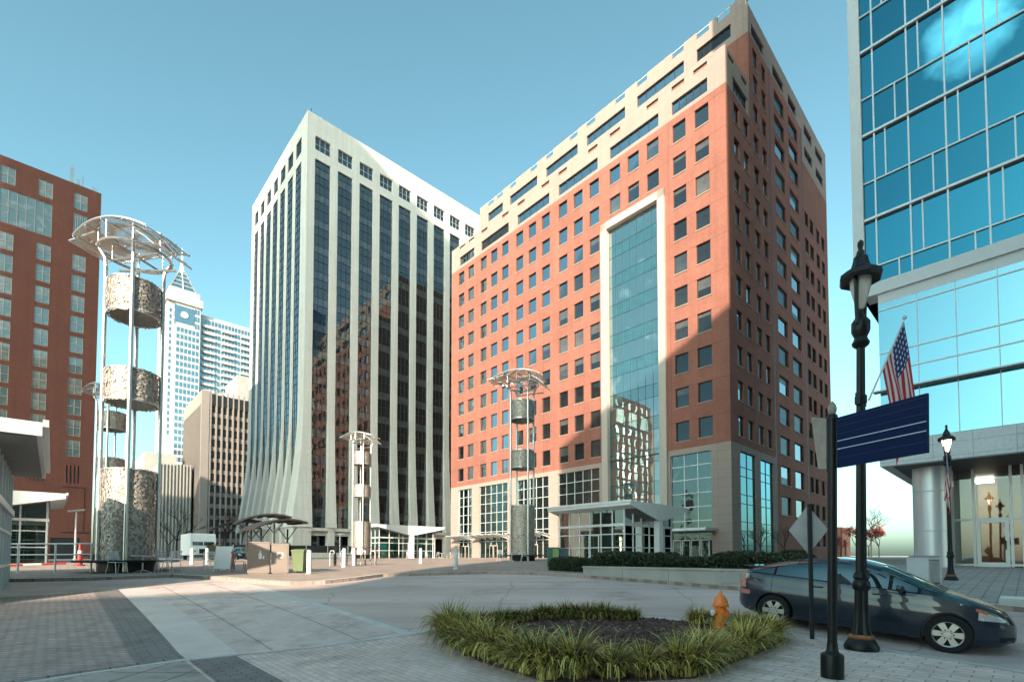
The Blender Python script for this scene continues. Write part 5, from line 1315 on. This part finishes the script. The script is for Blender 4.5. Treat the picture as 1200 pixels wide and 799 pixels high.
# ================================================================ bollards
bol = thing('bollard', 'pale steel bollard next to the green wheeled bin', 'bollard', W(7.8, 20.6, gz(7.8, 20.6, .12)), 0, 'plaza bollards')
q = MB(); q.lathe([(.10, 0), (.10, .86), (.085, .9), (.095, .93), (.07, .985), (.01, 1.0)], 18); q.build('post', M['palemat'], bol, smooth=True)
q = MB(); q.lathe([(.12, 0), (.12, .05), (.1, .07)], 18); q.build('foot', M['pale'], bol, smooth=True)
for b, a, lab in ((14.1, 18.9, 'dark-looking bollard at the shade edge left of the light tower'), (12.6, 26.6, 'pale bollard right of the bicycle rack'), (17.2, 26.8, 'pale bollard in front of the white sunlit kiosk'), (11.2, 24.8, 'pale bollard left of the bicycle rack'), (6.2, 35., 'left bollard of three in front of the step van'), (7.0, 35., 'middle bollard of three in front of the step van'), (7.8, 35., 'right bollard of three in front of the step van'), (5.8, 25.7, 'pale bollard left of the white notice board')):
    again(bol, W(b, a, gz(b, a, .12)), 0, lab)

# ================================================================ bins
zg = gz(6.2, 21.9, .12)
def recycle(mb, x, y, z, r):
    for k in range(3):
        a0 = R(90+120*k+14); pts = [(x+r*math.cos(a0+R(92)*i/6), y, z+r*math.sin(a0+R(92)*i/6)) for i in range(7)]
        for p, q_ in zip(pts[:-1], pts[1:]):
            mb.face([p, q_, (x+(q_[0]-x)*.62, y, z+(q_[2]-z)*.62), (x+(p[0]-x)*.62, y, z+(p[2]-z)*.62)])
bn = thing('waste_station', 'tall taupe waste cabinet with a white bottle sign and yellow side panel', 'waste bin', W(5.85, 22.0, zg), R(24), 'waste cabinets by the kerb')
q = MB(); q.box(-.02, .80, 0, .7, .05, 1.28); q.box(-.04, .82, -.02, .72, 1.28, 1.33); q.box(.03, .75, .03, .67, 0, .05); q.build('cabinet', M['binbrown'], bn)
q = MB(); q.box(.06, .74, -.012, -.003, .15, 1.22); q.build('door', M['binbrown'], bn)
q = MB(); q.box(-.032, -.022, .08, .62, .2, 1.15); q.build('side_panel', M['yellow'], bn, label='yellow side panel')
q = MB(); q.prism([(.39, -.014, .62), (.51, -.014, .62), (.51, -.014, .83), (.47, -.014, .9), (.47, -.014, .98), (.43, -.014, .98), (.43, -.014, .9), (.39, -.014, .83)], (0, -.004, 0)); q.prism([(.54, -.014, .62), (.6, -.014, .62), (.6, -.014, .75), (.54, -.014, .75)], (0, -.004, 0)); q.build('bottle_symbol', M['whitepaint'], bn)
bn = thing('waste_station', 'taupe waste cabinet with a white recycling symbol beside the taller one', 'waste bin', (W(5.85, 22.0)+Vector((math.cos(R(24)), math.sin(R(24)), 0))*.86).to_tuple()[:2]+(zg,), R(24), 'waste cabinets by the kerb')
q = MB(); q.box(0, .66, 0, .7, .05, 1.22); q.box(-.02, .68, -.02, .72, 1.22, 1.27); q.box(.04, .62, .03, .67, 0, .05); q.build('cabinet', M['binbrown'], bn)
q = MB(); q.box(.05, .61, -.012, -.003, .15, 1.16); q.build('door', M['binbrown'], bn)
q = MB(); recycle(q, .33, -.016, .78, .14); q.build('recycling_symbol', M['whitepaint'], bn)
def wheelie(label, m, loc, rot):
    t = thing('wheeled_bin', label, 'bin', loc, rot)
    q = MB(); k = [(-.24, -.28), (.24, -.28), (.24, .28), (-.24, .28)]
    for i in range(4):
        p, r = k[i], k[(i+1) % 4]; q.face([(p[0]*.8, p[1]*.8, .08), (r[0]*.8, r[1]*.8, .08), (r[0], r[1], .92), (p[0], p[1], .92)])
    q.face([(x*.8, y*.8, .08) for x, y in k]); q.box(-.26, .26, -.3, .3, .88, .93); q.build('body', m, t)
    q = MB(); q.prism([(-.27, -.32, .935), (.27, -.32, .935), (.27, .3, .99), (-.27, .3, .99)], (0, 0, .04)); q.build('lid', m, t)
    q = MB(); q.tube((-.22, .36, .93), (.22, .36, .93), .018); q.build('handle', m, t)
    for s in (-1, 1): q = MB(); q.tube((s*.17, .24, .1), (s*.23, .24, .1), .1, n=16); q.build('wheel', M['tyre'], t)
    return t
wheelie('olive green wheeled bin with a closed lid right of the waste cabinets', M['green'], W(7.72, 21.4, gz(7.72, 21.4, .12)), R(4))
t = thing('trash_can', 'grey square litter bin with a pale frame in front of the round column', 'bin', W(20.8, 2.4, gz(20.8, 2.4, .12)), R(20))
q = MB(); q.box(-.28, .28, -.28, .28, .06, .78); q.build('basket', M['alu'], t)
q = MB()
for x in (-.31, .31): q.box(x-.03, x+.03, -.31, .31, 0, .82)
q.box(-.34, .34, -.31, .31, .80, .86); q.build('frame', M['pale'], t)
q = MB(); q.prism([(-.33, -.3, .865), (-.2, -.3, .93), (.2, -.3, .93), (.33, -.3, .865)], (0, .6, 0)); q.build('cap', M['alu'], t)
t = thing('info_kiosk', 'slim dark green stand with a pale green panel left of the hedge', 'kiosk', W(19.2, 17.2, gz(19.2, 17.2, .12)), R(25))
q = MB(); q.box(-.1, .35, 0, .5, 0, 1.05); q.build('body', M['darkgreen'], t)
q = MB(); q.box(-.06, .31, -.02, -.003, .1, .98); q.build('panel', M['palegreen'] if 'palegreen' in M else mat('pale_green', (.32, .42, .16), .5), t)
wheelie('blue-grey wheeled bin behind the hedge beside the green stand', mat('blue_grey', (.10, .15, .19), .5), W(20.1, 17.4, gz(20.1, 17.4, .12)), R(20))

# ================================================================ metal chairs and tables
def chair(label, group):
    t = thing('metal_chair', label, 'chair', group=group)
    q = MB()
    for s in (-1, 1):
        q.path([(s*.23, -.24, 0), (s*.21, -.18, .45), (s*.21, .2, .45), (s*.23, .3, 0)], .014, 6)
        q.path([(s*.21, .2, .45), (s*.20, .30, .88)], .014, 6)
    q.path([(-.2, .30, .88), (.2, .30, .88)], .014, 6); q.path([(-.21, -.18, .45), (.21, -.18, .45)], .013, 6); q.build('frame', M['pale'], t)
    q = MB()
    for k in range(7): q.box(-.21, .21, -.19+k*.056, -.155+k*.056, .447, .462)
    q.build('seat', M['pale'], t, stuff=False)
    q = MB()
    for k in range(5): z = .56+k*.065; y = .2+.1*(z-.45)/.43; q.box(-.20, .20, y-.006, y+.006, z, z+.035)
    q.build('backrest', M['pale'], t); return t
def table(label, group):
    t = thing('round_table', label, 'table', group=group)
    q = MB(); q.lathe([(.40, .70), (.42, .71), (.42, .735), (.4, .74)], 28); q.build('tabletop', M['pale'], t)
    q = MB(); q.lathe([(.03, .08), (.03, .7)], 12); q.build('stem', M['pale'], t)
    for k in range(4): a = k*math.pi/2+.4; q = MB(); q.path([(0, 0, .12), (.34*math.cos(a), .34*math.sin(a), 0)], .016, 6); q.build('leg', M['pale'], t)
    return t
gL = 'metal chairs by the left light tower'
ch = chair('silver metal chair turned to the right at the table by the left light tower', gL); ch.location = W(2.0, 28.0-1.9, gz(2., 26.1, .12)); ch.rotation_euler = (0, 0, R(75)); ch.scale = (1.05,)*3
for b, a, rz, lab in ((3.45, 25.2, R(-70), 'silver metal chair turned to the left at the table by the left light tower'), (3.85, 26.0, R(-100), 'silver chair partly hidden behind another chair right of the left table'), (3.7, 27.6, R(-150), 'silver chair standing furthest right below the left light tower')):
    again(ch, W(b, a, gz(b, a, .12)), rz, lab)
tb = table('round silver table between the chairs below the left light tower', 'metal tables on the plaza'); tb.location = W(2.85, 26.2, gz(2.85, 26.2, .12))
def more_chairs(pts, lab, grp):
    for b, a, rz in pts: c = again(ch, W(b, a, gz(b, a, .12)), rz, lab); c['group'] = grp; c.scale = (1, 1, 1)
more_chairs([(25.2, 28., .4), (26., 26.2, 1.7), (29.2, 25.4, 2.6), (30.6, 27., 4.), (30.8, 25.2, 5.), (32.0, 24.4, 1.2)], 'silver metal chair standing near the light tower in front of the brick tower', 'chairs by the light tower before the brick tower')
for b, a, lab in ((25.4, 27., 'round table left of the light tower before the brick tower'), (30.2, 26.1, 'round table right of the light tower before the brick tower')): again(tb, W(b, a, gz(b, a, .12)), 0, lab)
more_chairs([(35.5, 58.4, .4), (36.6, 59.2, 1.7), (38.8, 58.7, 2.6), (40.6, 59., 4.), (42.1, 58.2, 5.), (44.0, 58.6, 1.2)], 'sunlit metal chair in front of the white butterfly-roof kiosk', 'chairs by the sunlit kiosk')
for b, a, lab in ((36., 57.9, 'round table at the left before the sunlit kiosk'), (41.4, 58.9, 'round table at the right before the sunlit kiosk')): again(tb, W(b, a, gz(b, a, .12)), 0, lab)
ch2 = again(ch, W(6.05, 24.0, gz(6.05, 24., .12)), R(110), 'red metal chair left of the waste cabinets'); ch2['group'] = 'chairs by the waste cabinets'; ch2.scale = (1, 1, 1)
for c in ch2.children: c.data = c.data.copy(); c.data.materials[0] = M['red']
for b, a, rz, lab in ((5.1, 24.9, R(40), 'silver chair left of the white notice board'), (5.5, 26.2, R(-40), 'silver chair behind the white notice board')): c = again(ch, W(b, a, gz(b, a, .12)), rz, lab); c['group'] = 'chairs by the waste cabinets'; c.scale = (1, 1, 1)
t = thing('notice_board', 'white A-frame notice board left of the red chair', 'sign board', W(5.55, 24.4, gz(5.55, 24.4, .12)), R(12))
q = MB(); q.prism([(-.33, -.3, .15), (.33, -.3, .15), (.33, -.05, 1.12), (-.33, -.05, 1.12)], (0, .02, .005)); q.prism([(-.33, .3, .15), (.33, .3, .15), (.33, .05, 1.12), (-.33, .05, 1.12)], (0, -.02, .005)); q.build('board', M['whitepaint'], t)
q = MB()
for x in (-.31, .31): q.tube((x, -.34, 0), (x, -.04, 1.14), .015, n=6); q.tube((x, .34, 0), (x, .04, 1.14), .015, n=6)
q.build('leg', M['pale'], t)

# ================================================================ railing, cone, barrier, small light poles
A_, B_ = W(1.25, 27.9, 0), W(-5.6, 31.9, 0)
t = thing('railing', 'pale two-rail metal railing in front of the kiosk at the left edge', 'railing', (A_.x, A_.y, g(A_.y)+.12))
q = MB(); d = (B_-A_); n = 6
P_at = lambda s, z: Vector((d.x*s, d.y*s, g(A_.y+d.y*s)-g(A_.y)+z))
for i in range(n+1): q = MB(); q.tube(P_at(i/n, 0), P_at(i/n, 1.24), .035, n=8); q.build('post', M['pale'], t)
for z in (.78, 1.24): q = MB(); q.path([P_at(i/n, z) for i in range(n+1)], .032, 8); q.build('rail', M['pale'], t)
b, a = 1.15, 36.8
t = thing('traffic_cone', 'tall red channelizer cone with a pale stripe behind the railing', 'traffic cone', W(b, a, gz(b, a, .12)))
q = MB(); q.lathe([(.24, 0), (.24, .06), (.13, .08), (.09, .8), (.06, 1.2), (.0, 1.22)], 16); q.build('body', M['conered'], t)
q = MB(); q.lathe([(.10, .7), (.093, .86)], 16, cap=False); q.build('stripe', M['whitepaint'], t)
t = thing('fallen_pole', 'red and white pole lying on the pavement behind the railing', 'pole', W(-.6, 36.4, gz(-.6, 36.4, .2)), TH+R(8))
q = MB(); q.tube((-1.2, 0, 0), (1.2, 0, .1), .05); q.build('shaft', M['conered'], t)
q = MB(); q.tube((-.5, 0, .03), (.2, 0, .06), .052); q.build('white_sleeve', M['whitepaint'], t)
def smallpole(label, b, a, h):
    t = thing('plaza_light', label, 'light pole', W(b, a, gz(b, a, .12)), R(20), 'small plaza light poles')
    q = MB(); q.tube((0, 0, 0), (0, 0, h), .07, .055, 10); q.build('pole', M['pale'], t)
    q = MB(); q.prism([(-.45, -.15, h), (.45, -.15, h+.12), (.45, .15, h+.12), (-.45, .15, h)], (0, 0, .1)); q.build('lamp_head', M['palemat'], t)
    q = MB(); q.lathe([(.12, 0), (.12, .25), (.08, .3)], 12); q.build('base', M['pale'], t)
smallpole('pale light pole with a flat head in front of the brick tower entrance', 42.3, 62.5, 4.3); smallpole('pale light pole with a flat head before the podium wall', 30.5, 69, 3.4); smallpole('pale light pole with a flat head by the hotel doorway', 1.2, 47., 3.6)

# ================================================================ bicycles and rack
def bicycle(label, loc, rot, m):
    t = thing('bicycle', label, 'bicycle', loc, rot, 'bicycles at the rack')
    for x in (-.5, .52):
        q = MB(); q.path([(x+.33*math.cos(i*math.pi/12), 0, .34+.33*math.sin(i*math.pi/12)) for i in range(25)], .018, 5)
        for i in range(6): a = i*math.pi/6; q.path([(x+.32*math.cos(a), 0, .34+.32*math.sin(a)), (x-.32*math.cos(a), 0, .34-.32*math.sin(a))], .004, 3)
        q.build('wheel', M['tyre'], t)
    q = MB(); bb, st, hd = (-.05, 0, .3), (-.2, 0, .85), (.36, 0, .88)
    q.path([(-.5, 0, .34), bb, hd], .02); q.path([bb, st, hd], .02); q.path([(-.5, 0, .34), st], .014); q.path([(.52, 0, .34), hd], .018); q.build('frame', m, t)
    q = MB(); q.prism([(-.34, -.07, .92), (-.08, -.025, .93), (-.08, .025, .93), (-.34, .07, .92)], (0, 0, .05)); q.tube(st, (-.22, 0, .93), .014); q.build('saddle', M['darkplastic'], t)
    q = MB(); q.path([hd, (.34, 0, 1.02), (.36, -.26, 1.06), (.28, -.3, 1.05)], .013); q.path([(.34, 0, 1.02), (.36, .26, 1.06), (.28, .3, 1.05)], .013); q.build('handlebar', M['charcoal'], t)
for i, (lab, m) in enumerate((('dark bicycle parked leftmost at the rack', 'charcoal'), ('grey bicycle parked second in the rack', 'alu'), ('red bicycle in the middle of the rack', 'red'), ('white bicycle parked right of the red one', 'whitepaint'), ('red bicycle parked rightmost at the rack', 'red'))):
    b, a = 11.5+i*.62, 26.6+.12*(i % 2); bicycle(lab, W(b, a, gz(b, a, .12)), TH+R(60+random.uniform(-12, 12)), M[m])
t = gthing('bicycle_rack', 'low steel hoop bicycle rack in front of the far light tower', 'bicycle rack', 11.2, 26.7, gz(12.6, 26.7, .12))
for i in range(5):
    q = MB(); q.path([(.3+i*.62, 0, 0), (.3+i*.62, 0, .72), (.3+i*.62, .1, .84), (.3+i*.62, .5, .84), (.3+i*.62, .6, .72), (.3+i*.62, .6, 0)], .025, 8); q.build('hoop', M['pale'], t)

# ================================================================ dark curved shade roofs
def shade(label, b, a, ln, z, rz):
    t = thing('shade_canopy', label, 'canopy', W(b, a, gz(b, a, .12)), TH+rz, 'dark curved shade canopies')
    def f(u, v, dz=0): x = (u-.5)*ln; return (x, (v-.5)*3.4, z+.75-1.9*(u-.5)**2*1.2-.9*(.5-u)*.9+dz)
    q = MB(); q.grid(lambda u, v: f(u, v), 14, 4); q.grid(lambda u, v: f(u, v, -.16), 14, 4)
    for v in (0, 1): q.grid(lambda u, w: f(u, v, -.16*w), 14, 1)
    for u in (0, 1): q.grid(lambda v, w: f(u, v, -.16*w), 4, 1)
    q.build('roof', M['shaderoof'], t)
    for x in (-.25*ln, .25*ln): q = MB(); q.tube((x, 0, 0), (x, 0, z-.1), .09); q.tube((x, 0, z-1.2), (x+.9, 0, z+.1), .05); q.tube((x, 0, z-1.2), (x-.9, 0, z-.05), .05); q.build('post', M['charcoal'], t)
    q = MB()
    for k in range(5): u = .1+.2*k; p = f(u, .5, -.2); q.box(p[0]-.05, p[0]+.05, -1.65, 1.65, p[2]-.1, p[2]+.03)
    q.build('rafter', M['charcoal'], t)
M['shaderoof'] = mat('shade_roof_brown', (.025, .02, .018), .7, var=.2)
shade('dark curved shade canopy nearest, above the waste cabinets', 15.6, 50., 5.0, 3.1, R(6)); shade('dark curved shade canopy behind the nearest one', 15.8, 55., 5.2, 3.9, R(-4)); shade('dark curved shade canopy farthest, next to the step van', 14.2, 57., 4.8, 3.3, R(-10))
for b, a, lab in ((11.3, 53.0, 'dark potted shrub under the far shade canopy'), (14.6, 44.8, 'potted shrub with yellow-green leaves behind the waste cabinets'), (26.2, 88.6, 'shrub at the foot of the podium wall')):
    h_ = leafcloud('potted_shrub', lab, 1.3, 1.2, 1.1, 900, cat='shrub', group='potted shrubs'); h_.location = W(b, a, gz(b, a, .5))
    q = MB(); q.lathe([(.35, -.4), (.5, .1), (.45, .12)], 16); q.build('pot', M['charcoal'], h_)

# ================================================================ trees
def tree(label, loc, h, seed, leaf=None, nleaf=0, cat='tree', group=None, spread=.55, name='bare_tree'):
    rd = random.Random(seed); t = thing(name, label, cat, loc, 0, group); q = MB(); tips = []
    def grow(p, d, ln, r, lev):
        e = p+d*ln; q.tube(p, e, r, r*.68, 6 if lev < 2 else 4, cap=False)
        if lev == 5: tips.append(e); return
        for k in range(3 if lev < 3 else 2):
            nd = (d+Vector((rd.gauss(0, spread), rd.gauss(0, spread), rd.gauss(.12, .25)))).normalized(); grow(e, nd, ln*rd.uniform(.62, .82), r*.64, lev+1)
        if lev >= 2: tips.append(e)
    grow(Vector((0, 0, 0)), Vector((0, 0, 1)), h*.30, h*.018, 0); q.build('trunk', M['bark'], t)
    if leaf:
        f = MB()
        for i in range(nleaf):
            p = rd.choice(tips)+Vector((rd.gauss(0, .3), rd.gauss(0, .3), rd.gauss(0, .3)))*h*.07; s = rd.uniform(.06, .16)*h/7
            a = Vector((rd.gauss(0, 1), rd.gauss(0, 1), rd.gauss(0, 1))).normalized(); b = a.orthogonal()*s*.6; f.face([p-a*s, p+b, p+a*s, p-b])
        f.build('crown', leaf, t)
    return t
def atpx(px, Y): return ((px-600)/572*Y, Y)
for px, Y, h, s, lab in ((207, 105, 12, 1, 'bare street tree in front of the ribbed concrete building'), (197, 130, 11, 2, 'slim bare street tree left of the ribbed building'), (262, 118, 13, 3, 'bare street tree before the shaded striped office block'), (283, 112, 10, 4, 'low bare street tree beside the white tower')):
    x, y = atpx(px, Y); tree(lab, (x, y, 1.2), h, s, group='bare street trees')
for px, Y, h, s, lab in ((1004, 150, 10.5, 11, 'red-leaved tree in front of the low brick building'), (1018, 145, 10, 12, 'red-leaved tree right of the low brick building'), (1030, 155, 11, 13, 'red-leaved tree partly behind the round column'), (985, 155, 7.5, 14, 'small red-leaved tree left of the low brick building')):
    x, y = atpx(px, Y); tree(lab, (x, y, 1.2), h, s, M['leafred'], 1500, group='red-leaved trees in the distance', name='red_leaved_tree')
x, y = atpx(1021, 165); tree('taller bare tree above the red-leaved trees', (x, y, 1.2), 18, 15)
for b, a, s, lab in ((60.2, 21.6, 21, 'small bare tree in front of the left tall lobby window'), (67., 21.2, 22, 'small bare tree in front of the right tall lobby window'), (74, 20.8, 23, 'small bare tree beside the shaded brick wall')):
    tree(lab, W(b, a, 1.2), 4.6, s, group='small bare trees by the brick tower', spread=.35)
h_ = leafcloud('hedge', 'dark hedge along the foot of the shaded brick wall', 8, 1.6, 1.1, 4500, group='clipped hedges'); h_.location = W(70, 20.8, 1.2); h_.rotation_euler = (0, 0, TH)
# roadside kerb block beyond the car bonnet
t = gthing('kerb_block', 'pale concrete block on the pavement beyond the car bonnet', 'kerb block', 16.75, .2, gz(17, .2, .1))
q = MB(); q.box(0, .5, -1.6, .35, 0, .16); q.build('block', M['kerb'], t); q = MB(); q.box(.02, .48, -1.58, .33, .16, .2); q.build('cap', M['whitepaint'], t)
